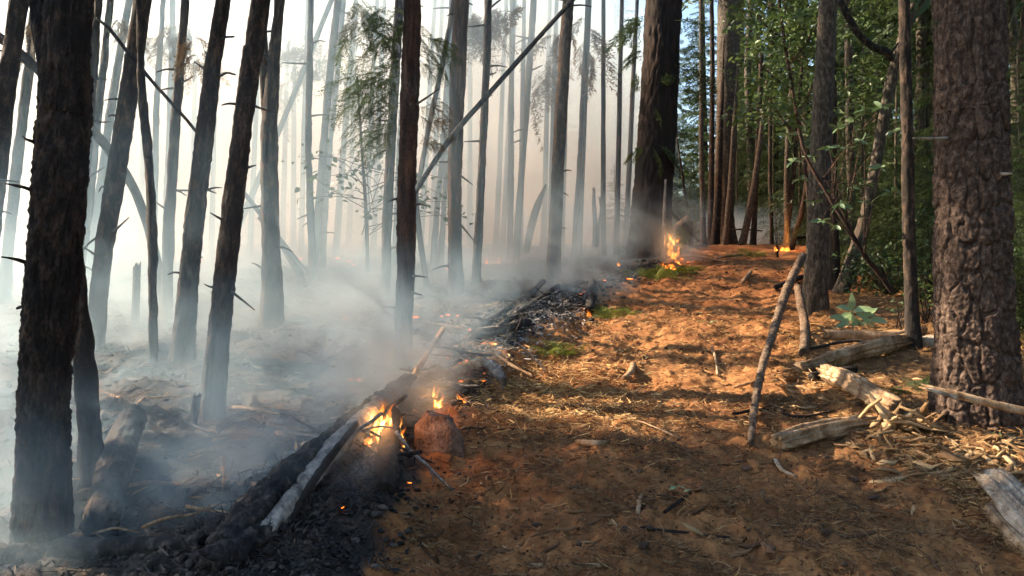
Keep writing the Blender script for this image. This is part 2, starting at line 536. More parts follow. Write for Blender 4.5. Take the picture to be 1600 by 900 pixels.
def leafy(bag, seed, tips, nleaf, size, spread, leaf=LEAF, flat=0.5):
    rg = np.random.default_rng(seed)
    for t in tips:
        for k in range(nleaf):
            p = np.asarray(t) + rg.normal(size=3) * spread * np.array([1, 1, 0.6])
            d = rg.normal(size=3) * np.array([1, 1, flat]) + np.array([0, 0, -0.15])
            put(bag, leaf, p, d, size * (0.6 + 0.7 * rg.random()), rg.normal() * 0.6)

# ------------------------------------------------------------------ materials used by many things
M = {}
M['bark_char'] = bark_mat('charred_bark', [(0.007, 0.006, 0.005), (0.017, 0.012, 0.010), (0.06, 0.038, 0.026)], 16, 0.4, 75, 1.0, 0.03)
M['bark_brown'] = bark_mat('brown_bark', [(0.010, 0.008, 0.006), (0.028, 0.019, 0.014), (0.11, 0.068, 0.044)], 16, 0.35, 75, 1.0, 0.03, char=(-0.5, 1.6))
M['bark_warm'] = bark_mat('reddish_bark', [(0.014, 0.009, 0.007), (0.048, 0.026, 0.018), (0.14, 0.070, 0.042)], 12, 0.16, 60, 1.0, 0.05, char=(-0.2, 2.2))
M['bark_big'] = bark_mat('dark_furrowed_bark', [(0.010, 0.007, 0.006), (0.028, 0.016, 0.012), (0.11, 0.052, 0.032)], 5, 0.10, 40, 1.0, 0.06, char=(3, 13))
M['bark_grey'] = bark_mat('grey_bark', [(0.020, 0.016, 0.012), (0.058, 0.046, 0.034), (0.15, 0.122, 0.095)], 22, 0.4, 90, 1.0, 0.03)
M['bark_pine'] = bark_mat('pine_bark_plates', [(0.020, 0.013, 0.009), (0.062, 0.039, 0.028), (0.15, 0.102, 0.076)], 22, 0.8, 90, 1.0, 0.02)
M['bark_pale'] = bark_mat('pale_pole_bark', [(0.04, 0.024, 0.015), (0.11, 0.070, 0.044), (0.27, 0.20, 0.14)], 20, 0.5, 90, 0.9, 0.02)
M['bark_far'] = bark_mat('far_bark', [(0.016, 0.013, 0.011), (0.036, 0.027, 0.022), (0.085, 0.06, 0.045)], 9, 0.3, 30, 0.4, 0.03)
M['wood_rot'] = bark_mat('rotten_wood', [(0.10, 0.055, 0.028), (0.30, 0.185, 0.10), (0.50, 0.37, 0.24)], 10, 0.18, 80, 0.9, 0.02)
M['wood_grey'] = bark_mat('weathered_wood', [(0.12, 0.085, 0.06), (0.30, 0.235, 0.175), (0.52, 0.45, 0.36)], 12, 0.15, 90, 0.8, 0.015)
M['char_log'] = bark_mat('charcoal', [(0.008, 0.008, 0.009), (0.022, 0.02, 0.02), (0.09, 0.075, 0.065)], 16, 0.5, 60, 1.0, 0.03)
M['ash_log'] = bark_mat('ash_grey_wood', [(0.07, 0.062, 0.058), (0.23, 0.205, 0.18), (0.42, 0.37, 0.32)], 12, 0.3, 60, 0.9, 0.02)
M['needle'] = island_mat('conifer_needles', [(0.022, 0.040, 0.015), (0.048, 0.076, 0.026), (0.092, 0.115, 0.038)], 0.6, 0.35, 0.3, 1.5)
M['needle_dry'] = island_mat('scorched_needles', [(0.05, 0.032, 0.016), (0.10, 0.065, 0.03), (0.16, 0.10, 0.045)], 0.7, 0.25, 0.2, 1.5)
M['needle_lit'] = island_mat('yellowish_sunlit_needles', [(0.07, 0.10, 0.016), (0.15, 0.19, 0.03), (0.26, 0.28, 0.05)], 0.6, 0.25, 0.3)  # lit copy of the needle colour, brighter and yellower for sprays in sun
M['leaf'] = island_mat('broad_leaves', [(0.03, 0.058, 0.016), (0.065, 0.105, 0.028), (0.13, 0.175, 0.05)], 0.45, 0.35, 0.5, 1.2)
M['leaf_pale'] = island_mat('pale_waxy_leaves', [(0.045, 0.085, 0.036), (0.08, 0.135, 0.058), (0.14, 0.20, 0.095)], 0.35, 0.25, 0.6)
M['leaf_waxy'] = island_mat('large_pale_leaves', [(0.20, 0.30, 0.14), (0.30, 0.42, 0.22)], 0.35, 0.2, 0.6)
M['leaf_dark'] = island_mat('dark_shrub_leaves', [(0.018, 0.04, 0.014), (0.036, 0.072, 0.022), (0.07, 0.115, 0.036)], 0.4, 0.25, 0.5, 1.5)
# ------------------------------------------------------------------ trees, traced as stems standing at their own distance
SHADE_CROWN = [conifer_crown(20 + k, 0.0, 9.0, 1.7, 70, BOUGH_LO, 1.0).mesh('crown') for k in range(3)]
for m_ in SHADE_CROWN: m_.materials.append(M['needle'])

def tree(label, pts, w, mat, d=None, name='conifer_tree', height=15.0, crown=None, group=None, nseg=14, rough=0.012, flare=0.35, kind='furrow', extra=None, rings=None, cat='tree', sink=0.15, grain=7.0, thin=None):
    thin = thin if thin is not None else pts[0][0] < 1000
    """PTS: (px, py) from the base upwards as seen in the photograph; W: stem width in px at each point; D: distance (else where the base meets the ground)"""
    if d is None: d = gdist(*pts[0])
    P = [W(a, b, d) for a, b in pts]
    base = P[0].copy(); gb = gz(base.x, d)
    # carry the stem down to the ground along its own lean, and up to its full height
    lo = (P[0] - P[1]).normalized()
    if base.z > gb:
        base = base + lo * ((base.z - gb) / max(0.3, -lo.z))
    base.z = gz(base.x, base.y)
    up = (P[-1] - P[-2]).normalized()
    rad = [0.5 * k * d / FPX for k in (w if isinstance(w, (list, tuple)) else [w] * len(pts))]
    path = [base + Vector((0, 0, -sink))] + ([base] if (P[0] - base).length > 0.4 else []) + P[(0 if (P[0] - base).length > 0.4 else 1):]
    if len(path) > len(rad) : rad = [rad[0]] * (len(path) - len(rad)) + rad
    rad = rad[:len(path)]
    hz = base.z + height
    if path[-1].z < hz:
        n = 2; step = (hz - path[-1].z) / n / max(0.5, up.z)
        r_end = rad[-1]; top0 = path[-1].copy()
        for k in range(1, n + 1):
            path.append(top0 + up * step * k + Vector((0, 0, 0))); rad.append(max(0.015, r_end * (1 - 0.42 * k)))
    root = thing(name, label, cat, base, group)
    L = sum((b - a).length for a, b in zip(path, path[1:]))
    nr = rings or int(np.clip(L / max(0.05, d * 0.006), 24, 200))
    stem_obj('trunk', path, rad, mat, root, base, nseg=nseg, nring=nr, rough=rough, seed=int(abs(pts[0][0]) * 7 + pts[0][1]) % 997, kind=kind, flare=flare, grain=grain)
    if crown is not None:
        # crown: (height of its foot, scale)
        foot, s = crown
        tip = path[-1]; i = 0
        while i < len(path) - 2 and path[i + 1].z < base.z + foot: i += 1
        a, b = path[i], path[i + 1]; t = (base.z + foot - a.z) / max(0.01, b.z - a.z); q = a + (b - a) * t
        c = link('crown', SHADE_CROWN[int(abs(pts[0][0])) % 3], None, root)
        c.location = q - base; c.rotation_euler = (0, 0, pts[0][0] * 1.7)
        c.scale = (s, s, s * (tip.z - q.z + 0.6) / (9.0 * s) if False else s)
        dirv = (tip - q)
        if dirv.length > 0.5:
            c.rotation_euler = dirv.to_track_quat('Z', 'Y').to_euler()
            c.scale = (s, s, (dirv.length + 0.4) / 9.0)
            if thin: c.scale = (s * 0.6, s * 0.6, c.scale.z)
    return root

TR = {}
TR['near'] = tree('thick blackened forked trunk standing closest to the camera', [(66, 862), (68, 700), (70, 600), (80, 450), (90, 300), (104, 120), (110, 0)], [80, 70, 66, 68, 70, 65, 60], M['bark_char'], flare=0.14, height=14, crown=(7, 0.9), nseg=96, rough=0.013, rings=520, grain=22)
TR['t5'] = tree('sooty trunk leaning behind the thick forked tree, its flared foot by a charred log', [(148, 765), (138, 650), (130, 560), (118, 430), (106, 300), (96, 160), (90, 0)], [40, 28, 27, 24, 22, 20, 18], M['bark_brown'], height=11, crown=(8, 0.7), nseg=24, flare=0.5)
TR['t2'] = tree('dark slender trunk with sunlit foot, second large stem right of the forked tree', [(328, 652), (338, 560), (350, 450), (364, 330), (380, 190), (396, 80), (408, 0)], [34, 31, 30, 30, 28, 27, 26], M['bark_brown'], height=13, crown=(7.5, 0.8), nseg=36, rough=0.011, rings=240, grain=16)
TR['t3'] = tree('dark leaning trunk with its foot lost in pale smoke, left of the sunlit one', [(283, 565), (292, 470), (302, 370), (316, 250), (332, 110), (348, 0)], [32, 29, 27, 25, 23, 20], M['bark_brown'], height=13, crown=(8, 0.8), nseg=32, rings=220, grain=14)
TR['t4'] = tree('trunk that forks in two high up beside the dark pair', [(426, 512), (424, 400), (421, 300), (421, 200), (428, 90), (437, 0)], [32, 27, 26, 25, 17, 15], M['bark_brown'], height=14, crown=(9, 0.8), nseg=22)
TR['t6'] = tree('leaning trunk, black at the top and fading blue below, behind a thin dead stem', [(146, 548), (158, 430), (174, 320), (192, 205), (208, 100), (222, 0)], [26, 26, 27, 27, 26, 24], M['bark_brown'], height=14, crown=(9, 0.8), nseg=22)
TR['t7'] = tree('thin crooked dead stem with a sunlit edge', [(238, 572), (239, 470), (237, 350), (231, 230), (222, 150), (219, 80)], [12, 12, 12, 13, 10, 6], M['bark_brown'], name='dead_snag', height=4.2, nseg=14)
TR['t8'] = tree('broad dark trunk cut by the edge of the picture at top', [(-38, 560), (-20, 380), (-4, 240), (14, 110), (30, 0)], [36, 32, 30, 27, 24], M['bark_brown'], d=8.5, height=14, crown=(9, 0.9), nseg=20)
TR['t9'] = tree('pale blue trunk between the picture edge and the forked tree', [(4, 475), (14, 380), (27, 250), (42, 130), (56, 0)], [18, 16, 15, 14, 13], M['bark_far'], height=15, crown=(10, 0.8))
TR['t10'] = tree('straight bluish trunk just right of the forked tree', [(112, 520), (126, 330), (138, 200), (147, 80), (153, 0)], [16, 15, 14, 13, 11], M['bark_far'], d=11.0, height=14, crown=(10, 0.8))
TR['t11'] = tree('narrow bluish stem leaning beside the black-topped trunk', [(120, 440), (138, 330), (152, 190), (164, 80), (173, 0)], [12, 11, 10, 10, 9], M['bark_far'], d=14.0, height=14, crown=(11, 0.7))
TR['t12'] = tree('faint pale trunk with a tuft of needles seen behind the thin dead branch', [(132, 430), (152, 330), (172, 180), (188, 80), (202, 0)], [13, 12, 12, 11, 10], M['bark_far'], d=17.0, height=15, crown=(11, 0.8))
TR['t13'] = tree('thin pale stem with drooping twigs, left of a blue trunk', [(240, 430), (242, 300), (244, 180), (250, 80), (255, 0)], [10, 9, 9, 8, 7], M['bark_far'], d=19.0, height=16, crown=(11, 0.8))
TR['t14'] = tree('clean blue-grey trunk left of the dark leaning trunk', [(259, 500), (262, 400), (268, 280), (278, 140), (290, 0)], [19, 16, 15, 14, 12], M['bark_far'], height=15, crown=(10, 0.8))
TR['t15'] = tree('faint trunk nearly hidden by a clean blue-grey trunk', [(258, 430), (260, 330), (264, 220), (268, 100), (270, 0)], [11, 10, 9, 9, 8], M['bark_far'], d=22.0, height=16, crown=(12, 0.8))
TR['t16'] = tree('thin upright blue stem, leftmost of the close pair in the smoke', [(491, 440), (485, 330), (482, 200), (484, 90), (486, 0)], [13, 10, 9, 9, 8], M['bark_far'], height=15, crown=(11, 0.8))
TR['t17'] = tree('blue stem whose foot crosses the thin upright one', [(488, 432), (497, 340), (507, 210), (518, 90), (528, 0)], [13, 12, 11, 11, 10], M['bark_far'], height=15, crown=(11, 0.8))
TR['t18'] = tree('thin blue stem running parallel behind the crossing one', [(503, 412), (510, 300), (519, 190), (530, 80), (537, 0)], [10, 9, 8, 8, 7], M['bark_far'], d=21.0, height=16, crown=(12, 0.7))
TR['t19'] = tree('pale stem left of the needle-clad tree', [(524, 405), (532, 290), (541, 180), (550, 80), (556, 0)], [10, 9, 8, 8, 7], M['bark_far'], d=24.0, height=17, crown=(13, 0.8))
TR['t20'] = tree('needle-clad trunk close behind the reddish brown one in the middle', [(603, 425), (606, 340), (611, 230), (617, 120), (624, 0)], [16, 15, 14, 14, 14], M['bark_brown'], d=14.0, height=16, crown=(11, 0.9), nseg=18)
TR['t20b'] = tree('thin bluish stem pressed between the needle-clad and the reddish brown trunk', [(615, 420), (620, 330), (625, 220), (632, 100), (638, 0)], [9, 8, 8, 7, 7], M['bark_far'], d=20.0, height=16, crown=(12, 0.7))
TR['t21'] = tree('reddish brown trunk in the middle, its charred foot by the fire line', [(628, 588), (631, 500), (634, 400), (637, 250), (641, 120), (645, 0)], [27, 25, 26, 27, 25, 25], M['bark_warm'], height=14, crown=(8, 0.8), nseg=48, rough=0.013, rings=300, flare=0.15, grain=14)
TR['t22'] = tree('brown trunk with orange flecks, next right of the reddish middle one', [(713, 460), (711, 380), (711, 280), (714, 160), (718, 60), (721, 0)], [22, 20, 21, 23, 24, 24], M['bark_warm'], height=15, crown=(10, 0.9), nseg=24)
TR['t23'] = tree('thin leaning pole left of the orange-flecked trunk', [(640, 330), (654, 287), (669, 204), (685, 130), (700, 55), (710, 0)], [7, 7, 7, 7, 8, 7], M['bark_brown'], d=16.0, height=14, crown=(11, 0.6))
TR['t24'] = tree('dark thin stem crossing the leaning pole high up', [(677, 420), (681, 350), (690, 250), (697, 150), (703, 60), (706, 0)], [11, 9, 8, 8, 8, 7], M['bark_far'], height=15, crown=(12, 0.7))
TR['t25'] = tree('thin stem close against the left of the orange-flecked trunk', [(688, 410), (693, 330), (700, 220), (706, 110), (711, 0)], [10, 8, 8, 8, 7], M['bark_far'], d=21.0, height=15, crown=(12, 0.7))
TR['t26'] = tree('slim straight dark trunk right of the orange-flecked one', [(743, 445), (749, 340), (755, 220), (760, 100), (763, 0)], [14, 12, 11, 11, 10], M['bark_brown'], height=15, crown=(11, 0.8), nseg=18)
TR['t27'] = tree('pale straight stem midway between two slim dark trunks', [(797, 400), (798, 290), (799, 170), (800, 80), (801, 0)], [9, 9, 8, 8, 8], M['bark_far'], d=24.0, height=17, crown=(13, 0.8))
TR['t28'] = tree('curved bluish stem with a dark top behind the fallen pole', [(806, 402), (812, 310), (820, 200), (828, 90), (834, 0)], [11, 10, 10, 10, 9], M['bark_far'], d=23.0, height=17, crown=(13, 0.8))
TR['t30'] = tree('dark trunk standing between the middle trunks and the big tree', [(864, 438), (868, 350), (874, 220), (881, 100), (888, 0)], [22, 19, 19, 18, 17], M['bark_brown'], height=16, crown=(11, 0.9), nseg=24)
TR['t31'] = tree('very thin dark stem hung with brown drooping sprays, beside the big tree', [(896, 388), (902, 300), (908, 200), (913, 100), (918, 0)], [7, 6, 6, 6, 5], M['bark_far'], d=25.0, height=15, crown=(12, 0.7))
TR['big'] = tree('massive old trunk with flames licking its foot', [(1014, 402), (1018, 340), (1024, 240), (1031, 130), (1037, 0)], [62, 58, 56, 55, 54], M['bark_big'], height=24, crown=(14, 1.3), nseg=90, rough=0.035, rings=240, flare=0.12, grain=6)
# ------------------------------------------------------------------ bits on the left-hand trees
def limb(parent, name, pts, w, d, mat, seed=1, dd=0.0, **k):
    """a branch of a standing thing, traced at distance d (dd: how much it comes forward to its tip)"""
    n = len(pts)
    P = [W(a, b, d - dd * i / (n - 1)) for i, (a, b) in enumerate(pts)]
    r = [0.5 * x * d / FPX for x in (w if isinstance(w, (list, tuple)) else [w] * n)]
    base_ = parent.location.copy()
    for c_ in parent.children:
        if c_.name.startswith('trunk') and not name.startswith('trunk'): parent = c_; break
    return stem_obj(name, P, r, mat, parent, base_, nseg=k.pop('nseg', 10), nring=k.pop('nring', 24), rough=k.pop('rough', 0.003), seed=seed, **k)

def dist_of(t): return t.location.y
dn = dist_of(TR['near'])
limb(TR['near'], 'fork_stem', [(88, 150), (78, 110), (68, 60), (58, 0), (50, -60)], [34, 30, 27, 25, 22], dn, M['bark_char'], 3, -0.1, nseg=40, nring=90, rough=0.007, grain=16)
limb(TR['near'], 'dead_twig', [(64, 232), (52, 222), (42, 218), (34, 213)], [5, 4, 3, 2], dn, M['char_log'], 4, 0.2, nseg=6)
limb(TR['near'], 'dead_twig', [(58, 302), (42, 294), (26, 290), (9, 287)], [5, 4, 4, 2], dn, M['char_log'], 5, 0.25, nseg=6)
limb(TR['near'], 'dead_twig', [(46, 412), (30, 406), (16, 403), (2, 401)], [5, 4, 3, 2], dn, M['char_log'], 6, 0.2, nseg=6)
limb(TR['near'], 'dead_twig', [(38, 478), (32, 480), (27, 482)], [5, 5, 4], dn, M['char_log'], 7, 0.05, nseg=6)
limb(TR['t3'], 'dead_twig', [(345, 118), (355, 114), (368, 117)], [5, 3, 2], dist_of(TR['t3']), M['char_log'], 8, 0.1, nseg=6)
limb(TR['t3'], 'dead_twig', [(342, 62), (352, 58), (366, 57)], [5, 3, 2], dist_of(TR['t3']), M['char_log'], 9, 0.1, nseg=6)
limb(TR['t4'], 'fork_stem', [(420, 210), (414, 140), (411, 60), (408, -20)], [18, 15, 14, 13], dist_of(TR['t4']) + 0.03, M['bark_brown'], 10)
limb(TR['t21'], 'dead_twig', [(641, 512), (648, 520), (652, 516), (655, 520)], [7, 6, 7, 4], dist_of(TR['t21']), M['char_log'], 11, 0.05, nseg=8)
limb(TR['big'], 'bark_strip', [(1036, 405), (1037, 370), (1038, 330), (1040, 280)], [5, 5, 5, 3], dist_of(TR['big']) - 0.85, M['ash_log'], 12)

# broken branch stubs on the burnt stems
rgk = np.random.default_rng(123)
for key in ('t2', 't3', 't4', 't6', 't8', 't10', 't14', 't16', 't17', 't20', 't21', 't22', 't24', 't26', 't28', 't30'):
    root = TR[key]; dd_ = root.location.y
    tr = [c for c in root.children if c.name.startswith('trunk')][0]
    co = np.zeros(len(tr.data.vertices) * 3, np.float32); tr.data.vertices.foreach_get('co', co); co = co.reshape(-1, 3)
    for q in range(6):
        hgt = rgk.uniform(0.5, 0.35 * dd_ + 0.4); sel = co[np.abs(co[:, 2] - hgt) < 0.12]
        if len(sel) < 6: continue
        c0 = sel.mean(0); rad_ = np.abs(sel[:, 0] - c0[0]).max(); sg = rgk.choice([-1, 1]); L = rgk.uniform(0.05, 0.22) * (0.5 + dd_ / 12)
        a0 = c0 + np.array([sg * rad_ * 0.7, -rad_ * 0.3, 0]); dv = np.array([sg, rgk.normal() * 0.5 - 0.2, rgk.normal() * 0.35 - 0.1])
        stem_obj('dead_twig', [a0 + np.array(root.location), a0 + dv * L * 0.5 + np.array([0, 0, 0.01]) + np.array(root.location), a0 + dv * L + np.array([0, 0, rgk.normal() * 0.02]) + np.array(root.location)], [0.0012 * dd_ + 0.004, 0.0009 * dd_ + 0.003, 0.0005 * dd_ + 0.001], M['char_log'], tr, root.location, nseg=5, nring=8)

def sprays(parent, name, spots, kit, mat, seed, d, sc, spread=25):
    """conifer sprays hanging off a tree; SPOTS: (px, py, direction px dx, dy, length px)"""
    rg = np.random.default_rng(seed); b = Bag()
    for i, (px, py, dx, dy, ln) in enumerate(spots):
        p = W(px, py, d + rg.normal() * 0.15) - parent.location
        v = np.array([dx, rg.normal() * 0.4, -dy], float); v /= np.linalg.norm(v)
        put(b, kit[i % len(kit)], p, v, ln * d / FPX / 1.2 * sc, rg.normal() * 0.7)
    return link(name, b.mesh(name), mat, parent)

def scatter_spots(seed, box, n, dirx, ln):
    rg = np.random.default_rng(seed); x0, x1, y0, y1 = box
    return [(rg.uniform(x0, x1), rg.uniform(y0, y1), dirx(rg), 0.1 + 0.5 * rg.random(), ln * (0.6 + 0.7 * rg.random())) for _ in range(n)]

side = lambda s: (lambda rg: s * (0.5 + rg.random()))
anyx = lambda rg: rg.normal() * 1.2
sprays(TR['t20'], 'bough', scatter_spots(1, (550, 655, 5, 70), 34, anyx, 62), BOUGH, M['needle'], 1, 10.0, 1.0)
sprays(TR['t20'], 'bough', scatter_spots(2, (572, 628, 90, 210), 52, side(-1), 66), BOUGH, M['needle'], 2, 9.6, 1.0)
sprays(TR['t20'], 'bough', scatter_spots(3, (648, 690, 50, 100), 18, side(1), 50), BOUGH, M['needle'], 3, 9.6, 1.0)
sprays(TR['t20'], 'bough', scatter_spots(4, (648, 672, 150, 225), 14, side(1), 42), BOUGH, M['needle_dry'], 4, 9.8, 1.0)
sprays(TR['t31'], 'drooping_bough', [(917, 60, 0.8, 0.4, 60), (916, 40, 0.9, 0.3, 70), (915, 75, 0.7, 0.6, 62), (914, 85, 0.9, 0.9, 62), (914, 65, -0.6, 0.5, 48), (913, 95, -0.5, 0.9, 45), (915, 50, 0.6, 0.2, 75), (916, 30, -0.9, 0.3, 60)], BOUGH_HANG, M['needle_dry'], 5, dist_of(TR['t31']), 1.0)
sprays(TR['t30'], 'drooping_bough', [(882, 60, 0.9, 0.3, 36), (881, 80, -0.9, 0.3, 30), (882, 50, -0.9, 0.2, 34), (884, 45, 0.8, 0.4, 40)], BOUGH_HANG, M['needle_dry'], 6, dist_of(TR['t30']), 1.0)
for k, (t, box, n, ln) in enumerate([('t12', (176, 206, 25, 60), 8, 22), ('t13', (235, 275, 40, 80), 7, 24), ('t15', (262, 300, 30, 70), 7, 24), ('t28', (735, 800, 10, 50), 7, 34), ('t9', (30, 60, 20, 100), 6, 26), ('t19', (440, 520, 40, 130), 9, 34), ('t17', (545, 575, 5, 50), 6, 30), ('t14', (285, 315, 55, 95), 6, 24), ('t27', (840, 870, 50, 130), 6, 40), ('t25', (720, 760, 15, 50), 5, 40)]):
    sprays(TR[t], 'drooping_bough', scatter_spots(40 + k, box, int(n * 2), anyx, ln * 1.5), BOUGH_HANG, M['needle_dry'], 50 + k, dist_of(TR[t]) - 1.0, 1.0)
db = dist_of(TR['big'])
sprays(TR['big'], 'bough', [(1010, 32, -0.9, 0.1, 60), (1008, 42, -1, 0.25, 52), (1012, 25, -1, 0.1, 45), (1006, 60, -0.9, 0.5, 40), (1005, 88, -1, 0.1, 40), (1003, 84, -1, -0.05, 34), (1002, 130, -1, 0.1, 28), (1004, 134, -1, 0.2, 22), (1030, 130, 0.8, -0.3, 26), (1020, 165, 0.5, 0.4, 28), (1010, 235, -1, 0.05, 36), (1030, 228, 1, 0.1, 44), (1035, 236, 1, 0.2, 36), (1020, 230, 0.3, 0.3, 36), (1060, 75, 1, 0.2, 34), (1060, 130, 1, 0.15, 50), (1058, 100, 1, 0.1, 60), (1055, 30, 1, 0.0, 50)], BOUGH_MID, M['needle'], 7, db - 0.75, 1.2)

# fallen and leaning poles among the burnt trees
def pole(name, label, cat, pts, w, ds, mat, base_i=0, **k):
    P = [W(a, b, q) for (a, b), q in zip(pts, ds)]
    base = P[base_i].copy()
    root = thing(name, label, cat, base)
    r = [0.5 * x * q / FPX for x, q in zip(w, ds)]
    stem_obj(k.pop('part', 'stem'), P, r, mat, root, base, nseg=k.pop('nseg', 12), nring=k.pop('nring', 60), rough=k.pop('rough', 0.006), seed=len(label), **k)
    return root

pole('leaning_pole', 'thin dark dead pole slanting up right behind the reddish middle trunk', 'dead pole', [(640, 312), (655, 290), (705, 215), (770, 140), (835, 66), (893, 2), (925, -35)], [8, 8, 8, 8, 7, 7, 6], [13.2, 13.4, 14.2, 15, 16, 17, 17.5], M['char_log'])
pole('dead_stub', 'short broken stem propping the slanting pole behind the reddish trunk', 'dead stem', [(667, 446), (660, 400), (652, 340), (648, 286)], [9, 9, 9, 8], [14.5] * 4, M['bark_far'], jag=(0, 0.2))
pole('bowed_trunk', 'bowed bluish trunk arching down from the picture edge behind the forked tree', 'dead tree', [(262, 492), (246, 420), (230, 350), (205, 287), (165, 228), (110, 165), (50, 100), (-20, 45), (-90, 5)], [16, 15, 14, 14, 14, 14, 14, 14, 13], [11.6, 11.6, 11.5, 11.4, 11.2, 11, 10.8, 10.6, 10.4], M['bark_far'])
pole('hanging_branch', 'thin dark branch slanting down across the black-topped trunk', 'branch', [(322, 226), (296, 192), (262, 155), (232, 120), (200, 82), (175, 50), (152, 28)], [3, 4, 5, 5, 5, 5, 4], [9.1, 9.0, 8.95, 8.9, 8.75, 8.7, 8.7], M['char_log'])
pole('leaning_pole', 'pale pole slanting up to the right far back in the smoke', 'dead pole', [(352, 402), (400, 290), (450, 170), (500, 45), (530, -30)], [10, 9, 8, 8, 7], [21] * 5, M['bark_far'])
pole('leaning_pole', 'faint fallen pole slanting down to the right, low in the smoke', 'dead pole', [(480, 428), (440, 378), (400, 325), (372, 290)], [8, 8, 7, 6], [17.2, 17.2, 17.2, 17.2], M['bark_far'])
pole('leaning_pole', 'second faint fallen pole lower in the smoke, just below the first', 'dead pole', [(478, 446), (455, 408), (432, 372), (405, 340)], [8, 8, 7, 6], [15.4, 15.6, 15.8, 16], M['bark_far'])
pole('snag', 'short broken snag leaning right with a pointed top, on the smoky rise', 'snag', [(822, 395), (830, 355), (840, 320), (850, 297)], [10, 12, 11, 5], [24] * 4, M['char_log'], jag=(0, 0.25), part='trunk')
pole('snag', 'thin split snag standing in front of the smoke left of the big tree', 'snag', [(929, 386), (930, 350), (928, 318), (928, 300)], [8, 7, 6, 4], [26] * 4, M['char_log'], jag=(0, 0.2), part='trunk')
pole('snag', 'wavy burnt stick standing just left of the big tree', 'snag', [(934, 384), (935, 355), (939, 330), (937, 310)], [5, 5, 4, 3], [26.3] * 4, M['char_log'], jag=(0, 0.1), part='trunk')
pole('snag', 'short blackened stub with a pale top among the left-hand ash', 'stump', [(302, 672), (304, 652), (306, 634), (309, 621)], [13, 12, 12, 9], [gdist(302, 672)] * 4, M['char_log'], jag=(0, 0.05), part='trunk')
pole('snag', 'sunlit stub behind the flared trunk, in thin smoke', 'stump', [(211, 507), (212, 480), (213, 450), (214, 418)], [12, 11, 11, 10], [gdist(211, 507)] * 4, M['bark_brown'], jag=(0, 0.1), part='trunk')
pole('leaning_pole', 'dark dead pole leaning against the far side of the massive trunk', 'dead pole', [(1092, 377), (1075, 357), (1058, 340), (1046, 328)], [5, 6, 6, 5], [29, 28.4, 27.8, 27.3], M['char_log'])
pole('broken_branch', 'broken branch end glowing orange above the flames on the massive trunk', 'branch', [(1050, 360), (1060, 351), (1072, 341)], [6, 7, 5], [26.5] * 3, M['wood_rot'], jag=(0, 0.2))

# pale stems beyond, alike in the smoke: told apart by the nearer trunk they stand next to
NEAR = [(35, 'the pale trunk at the picture edge'), (98, 'the thick forked trunk'), (193, 'the black-topped leaning trunk'), (243, 'the thin crooked dead stem'), (275, 'the clean blue-grey trunk'), (322, 'the dark leaning trunk'), (379, 'the dark trunk with sunlit foot'), (421, 'the high-forked trunk'), (482, 'the thin upright blue stem'), (508, 'the crossing blue stem'), (541, 'the pale stem beside needle-clad tree'), (612, 'the needle-clad trunk'), (639, 'the reddish middle trunk'), (669, 'the thin leaning pole'), (713, 'the orange-flecked trunk'), (756, 'the slim straight dark trunk'), (799, 'the pale straight stem'), (821, 'the curved bluish stem'), (875, 'the lone dark trunk'), (908, 'the very thin dark stem'), (1025, 'the massive old trunk'), (1096, 'the thin straight crest trunk'), (1135, 'the stout crest trunk'), (1188, 'the bent crest stem'), (1240, 'the orange-lit crest stem'), (1284, 'the grey-barked trunk'), (1328, 'the slim dark trunk'), (1378, 'the slanting mossy trunk'), (1418, 'the thin flecked trunk'), (1517, 'the plated pine')]
_used = {}
def beside(px, what):
    x, nm = min(NEAR, key=lambda q: abs(q[0] - px))
    t = what + (' just left of ' if px < x else ' just right of ') + nm
    _used[t] = _used.get(t, 0) + 1
    return t if _used[t] == 1 else t.replace(' just ', ' a little further ') if _used[t] == 2 else t.replace(' just ', ' well ')
rgp = np.random.default_rng(77)
for i in range(26):
    px = [25, 70, 180, 225, 305, 330, 385, 440, 455, 470, 545, 570, 585, 655, 672, 735, 775, 786, 815, 845, 856, 880, 912, 945, 962, 980][i] + rgp.normal() * 3
    d = rgp.uniform(25, 34); ln = rgp.uniform(0.0, 0.06)
    tree(beside(px, 'slender stem fading into smoke'), [(px, 398), (px + ln * 130, 270), (px + ln * 260, 130), (px + ln * 400, 0)], [9, 8, 7, 6], M['bark_far'], d=d, height=rgp.uniform(15, 20), crown=(rgp.uniform(12, 14), 0.6), group='pale stems far back in the smoke', nseg=8, rings=24, rough=0.006)

# a leafy sapling standing in the smoke
sap = pole('sapling', 'scorched leafy sapling with small round leaves in the smoke behind the middle trunks', 'sapling', [(575, 425), (572, 330), (566, 240), (558, 120)], [6, 5, 4, 3], [15.5] * 4, M['bark_far'])
_b = Bag(); _r = np.random.default_rng(3)
tips = []
for (px, py) in [(470, 245), (480, 270), (465, 310), (500, 235), (515, 275), (525, 290), (540, 280), (560, 262), (572, 250), (590, 245), (600, 262), (612, 240), (598, 300), (578, 330), (585, 342), (668, 275), (672, 300), (662, 320), (690, 305), (700, 280), (716, 335), (722, 348), (640, 300), (530, 262), (505, 300), (550, 300), (655, 310), (680, 330), (700, 315)]:
    tips.append(np.array(W(px, py, 15.5 + _r.normal() * 0.6) - sap.location))
leafy(_b, 8, tips, 9, 0.13, 0.16, LEAF_R)
link('crown', _b.mesh('crown'), M['leaf_dark'], sap)
_b = Bag()
for k, t in enumerate(tips):
    a = np.array(W(572 + _r.normal() * 4, np.clip(300 + _r.normal() * 40, 230, 380), 15.5) - sap.location)
    m = (a + t) / 2 + _r.normal(size=3) * 0.05 + np.array([0, 0, 0.1])
    _b.add(*tube([a, m, t], [0.010, 0.007, 0.004], nseg=5, nring=10))
link('twigs', _b.mesh('twigs'), M['bark_far'], sap)

